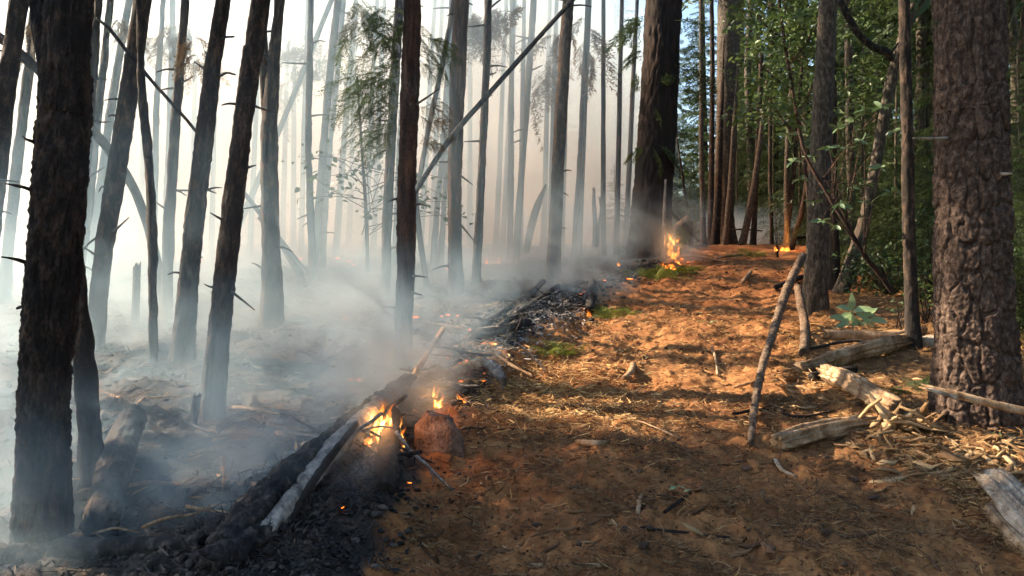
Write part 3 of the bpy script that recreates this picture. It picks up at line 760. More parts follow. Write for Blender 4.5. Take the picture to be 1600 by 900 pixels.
# ------------------------------------------------------------------ right-hand trees
TR['r1'] = tree('grey-barked straight trunk at the path edge right of the long stick', [(1273, 492), (1277, 400), (1281, 280), (1287, 140), (1294, 0)], [38, 32, 31, 29, 26], M['bark_grey'], height=16, crown=(9, 1.1), nseg=44, rough=0.012, rings=240, flare=0.2, grain=12)
TR['r2'] = tree('thin flecked trunk left of the plated pine', [(1429, 548), (1424, 460), (1420, 350), (1417, 200), (1415, 100), (1413, 0)], [24, 19, 18, 17, 17, 16], M['bark_brown'], height=13, crown=(8, 0.9), nseg=28, rough=0.006, rings=200, grain=16)
TR['pine'] = tree('large pine trunk with thick cracked bark plates', [(1531, 662), (1526, 560), (1522, 450), (1519, 300), (1516, 150), (1514, 0)], [116, 106, 102, 99, 96, 93], M['bark_pine'], name='pine_tree', height=20, crown=(9, 1.4), nseg=230, rough=0.036, rings=520, flare=0.2, kind='plates')
limb(TR['pine'], 'dead_twig', [(1550, 270), (1566, 272), (1581, 271)], [7, 5, 2], dist_of(TR['pine']) - 0.2, M['wood_grey'], 21, 0.1, nseg=7)
limb(TR['pine'], 'dead_twig', [(1480, 216), (1455, 217), (1426, 216)], [5, 4, 2], dist_of(TR['pine']) - 0.1, M['wood_grey'], 22, 0.3, nseg=7)
sprays(TR['pine'], 'bough', [(1575, 195, 0.3, 0.1, 40), (1585, 205, -0.9, 0.2, 42), (1600, 190, -0.9, 0.1, 50), (1470, 30, -0.9, 0.4, 40), (1600, 210, -0.5, 0.4, 50), (1610, 260, -0.8, 0.3, 60), (1590, 30, 0.5, 0.3, 60), (1470, 215, -0.9, 0.15, 44)], BOUGH, M['needle'], 9, dist_of(TR['pine']) + 0.1, 1.0)
TR['r4'] = tree('mossy slanting trunk behind the grey-barked one, bending up to the right', [(1308, 462), (1338, 385), (1356, 322), (1375, 220), (1394, 120), (1420, 30), (1436, -30)], [19, 17, 17, 16, 16, 15, 14], M['bark_grey'], height=9, nseg=20, rough=0.01)
limb(TR['r4'], 'limb', [(1394, 92), (1385, 82), (1362, 72), (1340, 50), (1325, 25), (1310, -5)], [11, 11, 10, 10, 10, 9], dist_of(TR['r4']) - 0.2, M['char_log'], 23, 0.3, rough=0.01)
limb(TR['r4'], 'dead_twig', [(1391, 86), (1398, 75), (1405, 66)], [4, 3, 2], dist_of(TR['r4']) - 0.3, M['char_log'], 24, 0.1, nseg=6)
TR['r5'] = tree('scarred trunk close behind the grey-barked one', [(1304, 452), (1303, 380), (1301, 300), (1300, 150), (1300, 0)], [17, 15, 14, 13, 12], M['bark_brown'], d=15.5, height=14, crown=(8, 0.8), nseg=18)
TR['r8'] = tree('slim dark trunk seen between the grey-barked and the flecked ones', [(1331, 450), (1330, 300), (1327, 150), (1325, 0)], [13, 12, 11, 10], M['bark_grey'], d=17.0, height=15, crown=(7, 0.9))
TR['r9'] = tree('twin of stout far trunks at the crest, lit orange on one side', [(1128, 386), (1130, 330), (1134, 230), (1137, 120), (1140, 0)], [34, 28, 30, 33, 34], M['bark_grey'], d=36, height=26, crown=(12, 1.3), nseg=28, rough=0.03)
TR['r9b'] = tree('slimmer trunk glowing orange in front of the stout crest trunk', [(1116, 384), (1120, 340), (1123, 280), (1126, 200)], [13, 12, 11, 8], M['bark_brown'], d=34.5, height=9, nseg=14)
for k, (lab, pts, w, d) in enumerate([
    ('thin straight trunk on the crest just right of the massive one', [(1099, 380), (1098, 320), (1096, 240), (1096, 120), (1095, 0)], [9, 8, 7, 7, 6], 34),
    ('thin trunk between the straight one and the stout crest trunk', [(1110, 382), (1111, 320), (1112, 230), (1113, 100), (1112, 0)], [10, 9, 8, 7, 6], 35),
    ('leaning stem right of the stout crest trunk', [(1132, 386), (1137, 340), (1142, 280), (1146, 210), (1150, 150)], [9, 9, 8, 7, 5], 33.5),
    ('bent stem leaning right at the crest with smoke behind', [(1158, 386), (1168, 345), (1178, 290), (1188, 220), (1196, 150)], [11, 10, 9, 8, 6], 33.5),
    ('upright dark stem beside the bent one on the crest', [(1176, 386), (1179, 340), (1182, 270), (1186, 180), (1190, 80)], [9, 8, 8, 7, 6], 34.5),
    ('thin stem lit orange by ground fire at the crest', [(1227, 388), (1231, 350), (1237, 300), (1243, 230), (1250, 140)], [9, 8, 7, 6, 5], 30),
    ('short crooked orange-lit stem by the ground fire', [(1236, 388), (1244, 360), (1252, 335), (1258, 300)], [8, 8, 8, 6], 30.3),
    ('dark thin stem standing in the blue crest smoke', [(1206, 386), (1205, 340), (1203, 260), (1204, 150)], [6, 6, 5, 5], 36),
    ('crooked wisp of a stem beside the massive trunk', [(1081, 380), (1080, 345), (1072, 310), (1066, 270)], [4, 4, 4, 3], 31)]):
    tree(lab, pts, w, M['bark_grey'] if k in (0, 2, 3) else M['bark_brown'] if k != 7 else M['bark_far'], d=d, height=(14 if k in (0, 1) else 8), nseg=12, rings=40, name='thin_tree')
RB = []
rgq = np.random.default_rng(5)
for i, (px, d, w) in enumerate([(1175, 44, 12), (1210, 46, 14), (1262, 38, 16), (1345, 26, 12), (1372, 30, 16), (1392, 22, 12), (1440, 20, 18), (1462, 27, 16), (1478, 16, 10), (1588, 17, 20), (1602, 13, 20), (1450, 34, 20), (1320, 36, 16), (1246, 50, 12), (1155, 55, 16), (1572, 24, 16), (1640, 15, 22), (1700, 19, 22), (1230, 30, 9)]):
    RB.append(tree(beside(px, 'dim trunk in the shaded wood'), [(px, 410), (px + rgq.normal() * 3, 250), (px + rgq.normal() * 5, 120), (px + rgq.normal() * 6, 0)], [w, w * 0.9, w * 0.85, w * 0.8], M['bark_brown'] if i % 3 else M['bark_grey'], d=d, height=rgq.uniform(15, 22), crown=(rgq.uniform(5, 8), 1.2), group='trunks of the shaded wood', nseg=12, rings=40))
for i, (px, py, r) in enumerate([(1388, 130, 0), (1460, 190, 0)]): pass

# dark conifers that close the view on the right
FIR = [conifer_crown(60 + k, 1.2, 23.0, 3.4, 260, BOUGH_LO, 1.0, r1=0.3).mesh('crown') for k in range(3)]
FIRT = [Bag().add(*tube([(0, 0, -1), (0.1, 0, 8), (0, 0.1, 24)], [0.3, 0.22, 0.03], nseg=10, nring=14, rough=0.02, seed=k)).mesh('trunk') for k in range(1)]
for m_ in FIR: m_.materials.append(M['needle'])
FIRT[0].materials.append(M['bark_brown'])
def fir(x, y, s, k, label, group, name='fir_tree', zr=None):
    z = gz(x, y)
    r = thing(name, label, 'tree', (x, y, z), group)
    r.scale = (s, s, s); r.rotation_euler = (0, 0, k * 1.3)
    link('trunk', FIRT[0], None, r); link('crown', FIR[k % 3], None, r)
    return r
rgf = np.random.default_rng(31)
lab = 'dark green fir filling the wood behind the path'
k = 0
for (x, y, s) in [(7, 70, 1.1), (17, 50, 0.95), (22, 54, 1.15), (27, 50, 1.0), (33, 52, 1.1), (14.5, 64, 1.2), (20, 66, 1.25), (27, 64, 1.2), (34, 68, 1.3), (24, 42, 0.9), (30, 41, 1.0), (20, 37, 0.7), (19, 30, 0.6), (24, 33, 0.9), (17, 24, 0.45), (22, 25, 0.8), (16, 19, 0.4), (14.5, 15, 0.35), (37, 44, 1.0), (42, 56, 1.2), (11, 72, 1.3), (16, 80, 1.35), (24, 82, 1.4), (5, 78, 1.3), (-4, 82, 1.3), (-14, 78, 1.2), (-24, 74, 1.2), (-34, 70, 1.2), (8, 60, 0.9), (14.5, 47, 0.7), (17.5, 43, 0.8), (9, 50, 0.8), (20, 46, 0.9)]:
    fir(x + rgf.normal() * 0.5, y + rgf.normal() * 0.5, s, k, lab, 'firs of the shaded wood'); k += 1
# unseen firs added to keep sun and sky light off the foreground
for (x, y, s) in [(9.5, 1, 0.8), (10.5, 6, 0.7), (4, -9, 0.9), (12, 9.5, 0.7), (11, -4, 0.9)]:
    fir(x, y, s, k, 'unseen fir added outside the view to shade the foreground', 'unseen shading firs added around the viewpoint'); k += 1
for (x, y, h0) in [(-8.2, 4.9, 4.7), (-8.4, 6.3, 4.9), (-8.3, 7.7, 5.1), (-9.6, 5.6, 5.6), (-9.8, 7.2, 5.9), (-9.6, 8.7, 6.2), (-8.4, 3.4, 4.5)]:  # unseen crowns set at heights that block the sun from the near dirt
    tree('unseen fir added at left to block sun from the foreground', [(800 + FPX * x / y, 600), (800 + FPX * x / y, 300), (800 + FPX * x / y, 0)], [40, 36, 30], M['bark_brown'], d=y, height=12, crown=(h0, 0.95), group='unseen shading firs added around the viewpoint', thin=False)
for (x, y, h0) in [(-8.3, 10.2, 8.9), (-10.6, 11.2, 10.2), (-11.8, 17.9, 11.6), (-13.4, 19.4, 12.4)]:  # high crowns added to keep sun off the pine and the grey-barked trunk
    tree('unseen fir added at left to block sun from the foreground', [(800 + FPX * x / y, 600), (800 + FPX * x / y, 300), (800 + FPX * x / y, 0)], [26, 24, 22], M['bark_brown'], d=y, height=18, crown=(h0, 1.2), group='unseen shading firs added around the viewpoint', thin=False)
# young hemlocks of the understorey
HEM = [conifer_crown(80 + k, 0.2, 4.0, 1.15, 90, BOUGH, 1.0, r1=0.15, pitch=-0.05).mesh('crown') for k in range(2)]
for m_ in HEM: m_.materials.append(M['needle'])
HT = Bag().add(*tube([(0, 0, -0.2), (0.03, 0, 2), (0, 0.02, 4.1)], [0.035, 0.025, 0.006], nseg=8, nring=12, rough=0.003)).mesh('trunk'); HT.materials.append(M['bark_grey'])
def hemlock(px, py, d, s, k, label):
    p = W(px, py, d); z = gz(p.x, d)
    r = thing('young_hemlock', label, 'young conifer', (p.x, d, z), 'young conifers of the understorey'); r.scale = (s, s, s); r.rotation_euler = (0, 0, k * 2.1)
    link('trunk', HT, None, r); link('crown', HEM[k % 2], None, r)
for k, (px, d, s) in enumerate([(1590, 10.5, 0.9), (1485, 13, 0.9), (1400, 18, 1.3), (1350, 23, 1.6), (1320, 28, 1.7), (1450, 20, 1.9), (1640, 12, 1.3), (1550, 16, 1.5), (1470, 26, 2.2), (1390, 32, 2.2), (1310, 38, 1.7), (1240, 44, 1.6), (1180, 46, 1.4), (1080, 42, 1.3), (1500, 22, 1.6), (1275, 42, 1.9), (1350, 16, 1.2), (1460, 15, 1.4), (1575, 8.6, 0.6), (1610, 9.2, 0.8), (1110, 44, 2.2), (1150, 41, 2.0), (1210, 39, 1.8), (1250, 36, 2.0), (1330, 33, 2.4), (1420, 24, 1.9), (1370, 20, 1.5)]):
    hemlock(px, 430, d, s, k, 'young feathery conifer growing under the trees on the right')
# grey seedling in the smoke left of the massive trunk
r = thing('young_hemlock', 'small grey conifer standing in the smoke left of the massive trunk', 'young conifer', (W(960, 395, 27).x, 27, gz(W(960, 395, 27).x, 27))); r.scale = (0.75,) * 3
link('trunk', HT, None, r); link('crown', HEM[0], None, r)

# broadleaf shrubs
def shrub(name, label, base_px, tips, d, nleaf, size, spread, mat, stems=True, leaf=LEAF, seed=1, cat='shrub', group=None, djit=0.4, stemr=0.008):
    rg = np.random.default_rng(seed)
    base = W(base_px[0], base_px[1], d); base.z = gz(base.x, d)
    root = thing(name, label, cat, base, group)
    T = [np.array(W(a, b, d + rg.normal() * djit) - base) for a, b in tips]
    b = Bag(); leafy(b, seed, T, nleaf, size, spread, leaf)
    link('leaves', b.mesh('leaves'), mat, root)
    if stems:
        b = Bag()
        for t in T:
            m1 = t * np.array([0.35, 0.35, 0.45]) + rg.normal(size=3) * 0.04
            b.add(*tube([np.zeros(3) + rg.normal(size=3) * 0.03 * np.array([1, 1, 0]), m1, t], [stemr * 1.4, stemr, stemr * 0.4], nseg=5, nring=9))
        link('stems', b.mesh('stems'), M['bark_brown'], root)
    return root
rgs = np.random.default_rng(9)
def cloud(cx, cy, sx, sy, n): return [(cx + rgs.normal() * sx, cy + rgs.normal() * sy) for _ in range(n)]
shrub('leafy_tree', 'broadleaf tree with yellow-green leaves overhanging the crest', (1262, 470), cloud(1225, 60, 42, 45, 46) + cloud(1195, 130, 28, 30, 26) + cloud(1245, 170, 24, 30, 22) + cloud(1270, 20, 40, 25, 18), 14.5, 16, 0.125, 0.20, M['leaf'], False, seed=11, cat='tree', djit=0.7)
_lt = bpy.data.objects['leafy_tree']
limb(_lt, 'trunk', [(1262, 470), (1266, 380), (1262, 300), (1252, 220), (1238, 140), (1225, 60), (1215, -20)], [7, 7, 6, 6, 5, 5, 4], 14.5, M['bark_warm'], 31)
for k_, (a, b_) in enumerate([((1252, 220), (1200, 150)), ((1245, 180), (1275, 120)), ((1238, 140), (1180, 90)), ((1232, 100), (1275, 40)), ((1225, 60), (1180, 20))]):
    limb(_lt, 'limb', [a, ((a[0] + b_[0]) / 2, (a[1] + b_[1]) / 2 + 6), b_], [4, 3, 2], 14.5, M['bark_warm'], 40 + k_, nseg=6)
shrub('leafy_tree', 'broadleaf branches with green leaves hanging between the grey-barked and flecked trunks', (1352, 440), cloud(1345, 45, 30, 30, 22) + cloud(1380, 120, 22, 24, 18) + cloud(1345, 150, 18, 18, 12), 15.5, 15, 0.12, 0.20, M['leaf'], False, seed=12, cat='tree', djit=0.6, stemr=0.012)
# the shrub with whorls of waxy leaves, and its long reddish stem
wh = pole('waxy_shrub', 'waxy-leaved shrub with a long reddish stem leaning across the grey-barked trunk', 'shrub', [(1396, 458), (1372, 425), (1350, 398), (1322, 350), (1302, 320), (1282, 285), (1262, 250), (1248, 205)], [7, 7, 6, 6, 5, 5, 4, 3], [10.2, 10.1, 10, 9.9, 9.9, 9.9, 9.9, 9.9], M['bark_warm'])
_b = Bag(); _s = Bag(); _r = np.random.default_rng(4)
for (px, py) in [(1378, 168), (1352, 172), (1335, 186), (1310, 200), (1295, 232), (1268, 245), (1240, 252), (1310, 262), (1330, 292), (1352, 288), (1376, 262), (1288, 300), (1312, 318), (1284, 345), (1306, 352), (1344, 340), (1360, 318), (1270, 315), (1395, 205), (1345, 220), (1325, 232), (1250, 280), (1232, 210), (1392, 300)]:
    t = np.array(W(px, py, 9.9 + _r.normal() * 0.35) - wh.location)
    n = _r.integers(6, 9)
    for q in range(n):
        a = q / n * 6.28 + _r.normal() * 0.2
        put(_b, LEAF_LONG, t, (math.cos(a), math.sin(a), 0.05 + _r.normal() * 0.4), 0.135 * (0.75 + 0.5 * _r.random()), _r.normal() * 0.8)
    a0 = np.array(W(*[(1322, 350), (1302, 320), (1282, 285), (1350, 398)][_r.integers(0, 4)], 9.9) - wh.location)
    _s.add(*tube([a0, (a0 + t) / 2 + (0, 0, 0.04), t], [0.008, 0.006, 0.004], nseg=5, nring=9))
link('leaves', _b.mesh('leaves'), M['leaf_pale'], wh); link('twigs', _s.mesh('twigs'), M['bark_warm'], wh)
# big-leaved plant: every leaf its own piece
bp = thing('broadleaf_plant', 'low plant with large pale green leaves beside the path logs', 'plant', G(1345, 512))
dB = bp.location.y
LF = []
for nm, v in (('leaf', 0.40), ('leaf', 0.46)):
    V, T = leaf_blade(width=v, curl=0.18); me = raw_mesh('leaf', V, None, T); me.materials.append(M['leaf_waxy']); LF.append(me)
for i, (px, py, dx, dy, ln) in enumerate([(1329, 487, 0.0, -1, 30), (1331, 484, -0.9, -0.25, 26), (1331, 486, 1, -0.2, 34), (1330, 488, -0.9, 0.4, 24), (1332, 490, 0.05, 1, 30), (1335, 488, 0.7, 0.5, 30), (1333, 488, -0.7, 0.75, 24), (1345, 492, 0.9, -0.1, 22), (1350, 495, 0.6, -0.6, 24), (1337, 496, 0.4, 0.9, 26), (1330, 505, -0.9, 0.1, 34), (1325, 508, -0.8, 0.3, 36), (1340, 505, 0.9, 0.15, 34), (1355, 500, 0.9, 0.0, 30), (1348, 508, 0.8, 0.4, 32), (1320, 500, -0.7, -0.2, 30)]):
    o = link('leaf', LF[i % 2], None, bp); o.location = W(px, py, dB - 0.05 * (i % 3)) - bp.location
    dv = Vector((dx, -0.35 + 0.2 * math.sin(i * 2.3), -dy)).normalized(); s_ = ln * dB / FPX * 1.0
    nv = Vector((0.15 * math.sin(i * 1.7), -0.75, 0.65)); nv = (nv - dv * nv.dot(dv)).normalized()
    o.rotation_euler = Matrix((dv, nv.cross(dv), nv)).transposed().to_euler(); o.scale = (s_, s_, s_)
limb(bp, 'stem', [(1345, 513), (1338, 502), (1330, 488)], [4, 3, 3], dB, M['leaf_dark'], 3, nseg=6)
# dark undergrowth
ug = 'undergrowth of the shaded wood'
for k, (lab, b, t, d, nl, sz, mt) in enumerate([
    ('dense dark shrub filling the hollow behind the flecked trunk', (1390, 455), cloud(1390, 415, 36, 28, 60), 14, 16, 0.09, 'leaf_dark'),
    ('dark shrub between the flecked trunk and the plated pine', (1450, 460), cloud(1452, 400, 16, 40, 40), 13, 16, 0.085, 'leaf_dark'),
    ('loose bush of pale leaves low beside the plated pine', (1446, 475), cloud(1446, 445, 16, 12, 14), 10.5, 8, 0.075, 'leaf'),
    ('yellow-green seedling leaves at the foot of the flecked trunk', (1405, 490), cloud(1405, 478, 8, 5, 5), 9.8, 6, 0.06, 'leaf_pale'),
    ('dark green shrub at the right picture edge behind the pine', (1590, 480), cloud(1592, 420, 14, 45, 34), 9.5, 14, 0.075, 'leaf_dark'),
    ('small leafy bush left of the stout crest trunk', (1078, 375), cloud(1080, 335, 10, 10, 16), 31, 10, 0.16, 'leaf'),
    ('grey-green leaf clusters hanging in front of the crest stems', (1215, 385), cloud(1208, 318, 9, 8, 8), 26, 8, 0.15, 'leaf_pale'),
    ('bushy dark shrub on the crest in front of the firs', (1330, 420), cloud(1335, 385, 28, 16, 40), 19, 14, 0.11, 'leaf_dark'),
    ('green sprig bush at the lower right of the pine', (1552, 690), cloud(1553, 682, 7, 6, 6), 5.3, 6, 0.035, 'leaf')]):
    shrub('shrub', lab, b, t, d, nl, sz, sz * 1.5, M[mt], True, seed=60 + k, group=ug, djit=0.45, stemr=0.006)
# ------------------------------------------------------------------ logs, sticks and debris on the ground
def lying(name, label, cat, pts, w, mat, lift=0.0, ds=None, part=None, group=None, **k):
    """a log lying on the ground; PTS are the pixels of its underside; LIFT raises its points (m)"""
    n = len(pts); lf = lift if isinstance(lift, (list, tuple)) else [lift] * n
    ww = w if isinstance(w, (list, tuple)) else [w] * n
    P = []; r = []
    if ds is None:                   # a log does not follow every clod: it rests on the mean of the ground under it
        gs = [G(a, b) for a, b in pts]
        ll = land(np.array([g.x for g in gs]), np.array([g.y for g in gs]))
        up = float(np.mean([g.z for g in gs] - ll))
        for g, q in zip(gs, ll): g.z = float(q) + up
    for i, (a, b) in enumerate(pts):
        g = gs[i] if ds is None else W(a, b, ds[i])
        rad = 0.5 * ww[i] * g.y / FPX
        if ds is None: g.z += rad * 0.75 + lf[i]
        P.append(g); r.append(rad)
    base = P[0].copy()
    prm = dict(nseg=30, nring=80, rough=0.012, seed=len(label) * 3 + int(pts[0][0]), kind='split', jag=(0.04, 0.06)); prm.update(k)
    b = Bag(); b.add(*tube(P, r, **prm)); b.v = [local(b.v[0], base)]
    if part is None:
        o = link(name, b.mesh(name), mat); o.location = base; return tag(o, label, cat, group)
    root = thing(name, label, cat, base, group); link(part, b.mesh(part), mat, root)
    return root

lying('charred_log', 'thick charred log slanting behind the main flames of the burning pile', 'log', [(352, 882), (420, 812), (500, 742), (590, 668), (640, 625)], [52, 52, 46, 38, 30], M['char_log'], [0, 0.02, 0.03, 0.05, 0.05], kind='lumpy', rough=0.016, nseg=44, nring=130, grain=16)
lying('ashen_log', 'pale ash-covered log in front of the charred one, burning at its upper end', 'log', [(418, 852), (470, 800), (530, 738), (592, 678)], [30, 32, 28, 20], M['ash_log'], [0.0, 0.03, 0.09, 0.14], kind='lumpy', rough=0.008, nseg=36, nring=110, grain=18)
lying('burnt_stick', 'brown bare pole lying against the pale ash-covered log', 'stick', [(452, 838), (488, 800), (526, 760), (556, 728)], [13, 13, 12, 10], M['bark_brown'], [0.02, 0.09, 0.14, 0.18], rough=0.003, nseg=14)
lying('log_end', 'short brown log with its end towards the viewer below the flames', 'log', [(600, 790), (604, 755), (608, 712), (612, 680)], [32, 32, 30, 26], M['bark_warm'], [0.0, 0.01, 0.03, 0.05], kind='furrow', rough=0.008, grain=16)
lying('burnt_stick', 'reddish-tipped pole rising out of the fire towards the middle trunk', 'stick', [(612, 660), (640, 628), (668, 590), (692, 560)], [11, 10, 9, 8], M['wood_rot'], [0.05, 0.12, 0.18, 0.26], rough=0.004, nseg=12)
lying('charred_log', 'short black log beneath the reddish-tipped pole', 'log', [(632, 655), (655, 630), (684, 604)], [24, 24, 20], M['char_log'], [0.03, 0.06, 0.08], kind='lumpy', rough=0.012, grain=16)
lying('charred_log', 'black log crossing behind the reddish boulder', 'log', [(640, 652), (690, 640), (735, 625)], [22, 24, 18], M['char_log'], [0.08, 0.05, 0.02], kind='lumpy', rough=0.012, grain=16)
lying('burning_wood', 'split piece of wood lit orange on the fire line past the boulder', 'wood', [(702, 612), (728, 604), (756, 592)], [16, 19, 15], M['wood_rot'], [0.07, 0.08, 0.06], rough=0.008)
lying('charred_chunk', 'grey cracked chunk of charcoal at the end of the orange-lit wood', 'wood', [(756, 592), (772, 602), (786, 612)], [18, 20, 14], M['ash_log'], [0.05, 0.03, 0.0], kind='lumpy', rough=0.014, grain=24)
lying('charred_log', 'dark scaly log with a glowing underside on the ash heap', 'log', [(738, 541), (765, 538), (795, 531), (824, 522)], [15, 15, 14, 13], M['char_log'], [0.05, 0.06, 0.06, 0.07], kind='plates', rough=0.008, nseg=30)
lying('burnt_pole', 'upper of two parallel smoking poles on the ash heap', 'pole', [(743, 526), (790, 497), (830, 470), (848, 454)], [12, 11, 10, 9], M['char_log'], [0.02, 0.06, 0.08, 0.1], rough=0.006, nseg=16)
lying('burnt_pole', 'lower of two parallel smoking poles on the ash heap', 'pole', [(784, 519), (812, 500), (840, 480), (872, 459)], [8, 8, 8, 8], M['char_log'], [0.03, 0.05, 0.06, 0.08], rough=0.005, nseg=14)
lying('charred_log', 'black log end pointing at the path with a glowing tip', 'log', [(921, 494), (923, 474), (926, 452)], [14, 14, 13], M['char_log'], 0.02, kind='lumpy', rough=0.01, grain=14)
lying('stick', 'curved brown stick lying from the ash onto the path', 'stick', [(748, 573), (772, 571), (800, 583), (832, 594)], [6, 5, 5, 4], M['wood_rot'], [0.08, 0.09, 0.05, 0.02], rough=0.003, nseg=10)
lying('burnt_stick', 'dark twig standing up out of the thick charred log', 'stick', [(492, 722), (496, 706), (499, 694)], [9, 8, 6], M['char_log'], ds=[gdist(495, 745)] * 3, rough=0.004, nseg=10)
lying('charred_log', 'thick charred log leaning beside the forked tree, cut end upward', 'log', [(158, 856), (172, 800), (190, 745), (208, 708)], [52, 48, 42, 36], M['char_log'], [0.0, 0.05, 0.1, 0.15], kind='furrow', rough=0.010, nseg=40, nring=110, grain=16)
lying('charred_log', 'long black log lying across the ash at the foot of the forked tree', 'log', [(-60, 888), (90, 880), (200, 872), (310, 868)], [34, 32, 30, 24], M['char_log'], 0.0, kind='lumpy', rough=0.012, nseg=36, nring=100, grain=16)
lying('charred_log', 'lumpy black log end near the bottom edge in dark smoke', 'log', [(330, 905), (372, 880), (420, 850)], [50, 46, 36], M['char_log'], 0.0, kind='lumpy', rough=0.016, grain=16, nseg=40)
for lab, pts, w, mt in [
    ('pale bare stick on the ash right of the leaning charred log', [(342, 752), (370, 764), (402, 766)], [6, 7, 7], 'wood_rot'),
    ('pale branch slanting behind the flared trunk', [(160, 682), (190, 662), (224, 630)], [6, 5, 4], 'wood_rot'),
    ('sunlit pale branch on the ash by the sunlit-footed trunk', [(368, 645), (400, 648), (434, 655)], [7, 6, 5], 'wood_rot'),
    ('sunlit stick lying on the ash right of the flared trunk', [(190, 776), (235, 770), (288, 772)], [6, 7, 5], 'wood_rot'),
    ('small pale stick among far ash left of the reddish trunk', [(520, 660), (545, 655), (568, 657)], [5, 5, 4], 'wood_grey'),
    ('thin grey stick on the ash by the black stub', [(292, 668), (312, 678), (330, 686)], [5, 5, 4], 'char_log'),
    ('thin branch far back on the burnt slope', [(180, 440), (240, 425), (300, 420)], [4, 4, 3], 'bark_far'),
    ('fallen pole far back on the burnt slope left of the stub', [(120, 462), (190, 445), (260, 425)], [4, 4, 4], 'bark_far')]:
    lying('stick', lab, 'stick', pts, w, M[mt], 0.01, rough=0.003, nseg=10, nring=30)
# right of the path
lying('long_stick', 'long bark-covered pole propped on the grey-barked trunk, its broken end on the path', 'pole', [(1173, 690), (1180, 630), (1192, 570), (1208, 520), (1226, 462), (1242, 425), (1254, 400)], [10, 12, 12, 13, 14, 13, 12], M['bark_pale'], ds=[gdist(1173, 692) - 0.15, 6.1, 7.2, 8.4, 9.8, 10.8, 11.4], kind='lumpy', rough=0.006, nseg=24, nring=120, jag=(0.12, 0.02), grain=20)
lying('pole', 'shorter bark-covered pole leaning beside the long propped one', 'pole', [(1256, 552), (1258, 510), (1252, 480), (1247, 450)], [15, 14, 13, 11], M['bark_pale'], ds=[gdist(1256, 556), 9.6, 10.3, 11.0], kind='lumpy', rough=0.006, nseg=20, grain=18)
lying('rotten_log', 'rotten brown log lying at the path edge below the long pole', 'log', [(1216, 706), (1260, 694), (1305, 684), (1345, 674)], [28, 31, 30, 26], M['wood_rot'], 0.0, rough=0.022, nseg=48, nring=110)
lying('rotten_log', 'pale splintered log pointing at the heap of wood splinters', 'log', [(1290, 602), (1325, 618), (1362, 640), (1398, 658)], [22, 27, 28, 27], M['wood_rot'], [0.05, 0.05, 0.04, 0.04], rough=0.022, nseg=48, nring=110, jag=(0.08, 0.1))
lying('rotten_log', 'long weathered log behind the pale splintered one', 'log', [(1250, 588), (1310, 574), (1370, 560), (1425, 546)], [18, 22, 24, 20], M['wood_rot'], [0.02, 0.03, 0.04, 0.04], rough=0.022, nseg=48, nring=110)
lying('rotten_log', 'dark slab of bark above the pale splintered log', 'bark', [(1270, 600), (1300, 596), (1335, 588)], [14, 17, 12], M['bark_warm'], 0.02, rough=0.008)
lying('rotten_log', 'brown log lying behind the large-leaved plant', 'log', [(1290, 532), (1340, 534), (1400, 536), (1440, 526)], [14, 16, 16, 14], M['wood_rot'], 0.02, rough=0.01)
lying('rotten_log', 'heavy grey log entering at the lower right corner', 'log', [(1528, 742), (1552, 762), (1585, 800), (1640, 860)], [10, 40, 56, 62], M['wood_grey'], -0.03, rough=0.03, nseg=64, nring=130, jag=(0.25, 0.05))
lying('rotten_log', 'brown underlying log at the lower right corner, below the grey one', 'log', [(1545, 806), (1580, 846), (1620, 886)], [22, 26, 28], M['wood_rot'], -0.02, rough=0.010, nseg=36)
rb = lying('broken_branch', 'reddish snapped branch jutting in front of the plated pine', 'branch', [(1458, 608), (1500, 618), (1550, 631), (1612, 645)], [9, 12, 13, 14], M['wood_rot'], ds=[5.35, 5.3, 5.25, 5.2], rough=0.003, nseg=18, jag=(0.1, 0.02), part='stem')
limb(rb, 'splinter', [(1495, 622), (1470, 614), (1446, 607)], [7, 6, 2], 5.3, M['wood_grey'], 5, 0.05, nseg=7)
lying('broken_stump', 'white broken stump between the flecked trunk and the pine', 'stump', [(1440, 546), (1456, 544), (1474, 545)], [18, 20, 18], M['wood_grey'], 0.03, rough=0.012, jag=(0.1, 0.03))
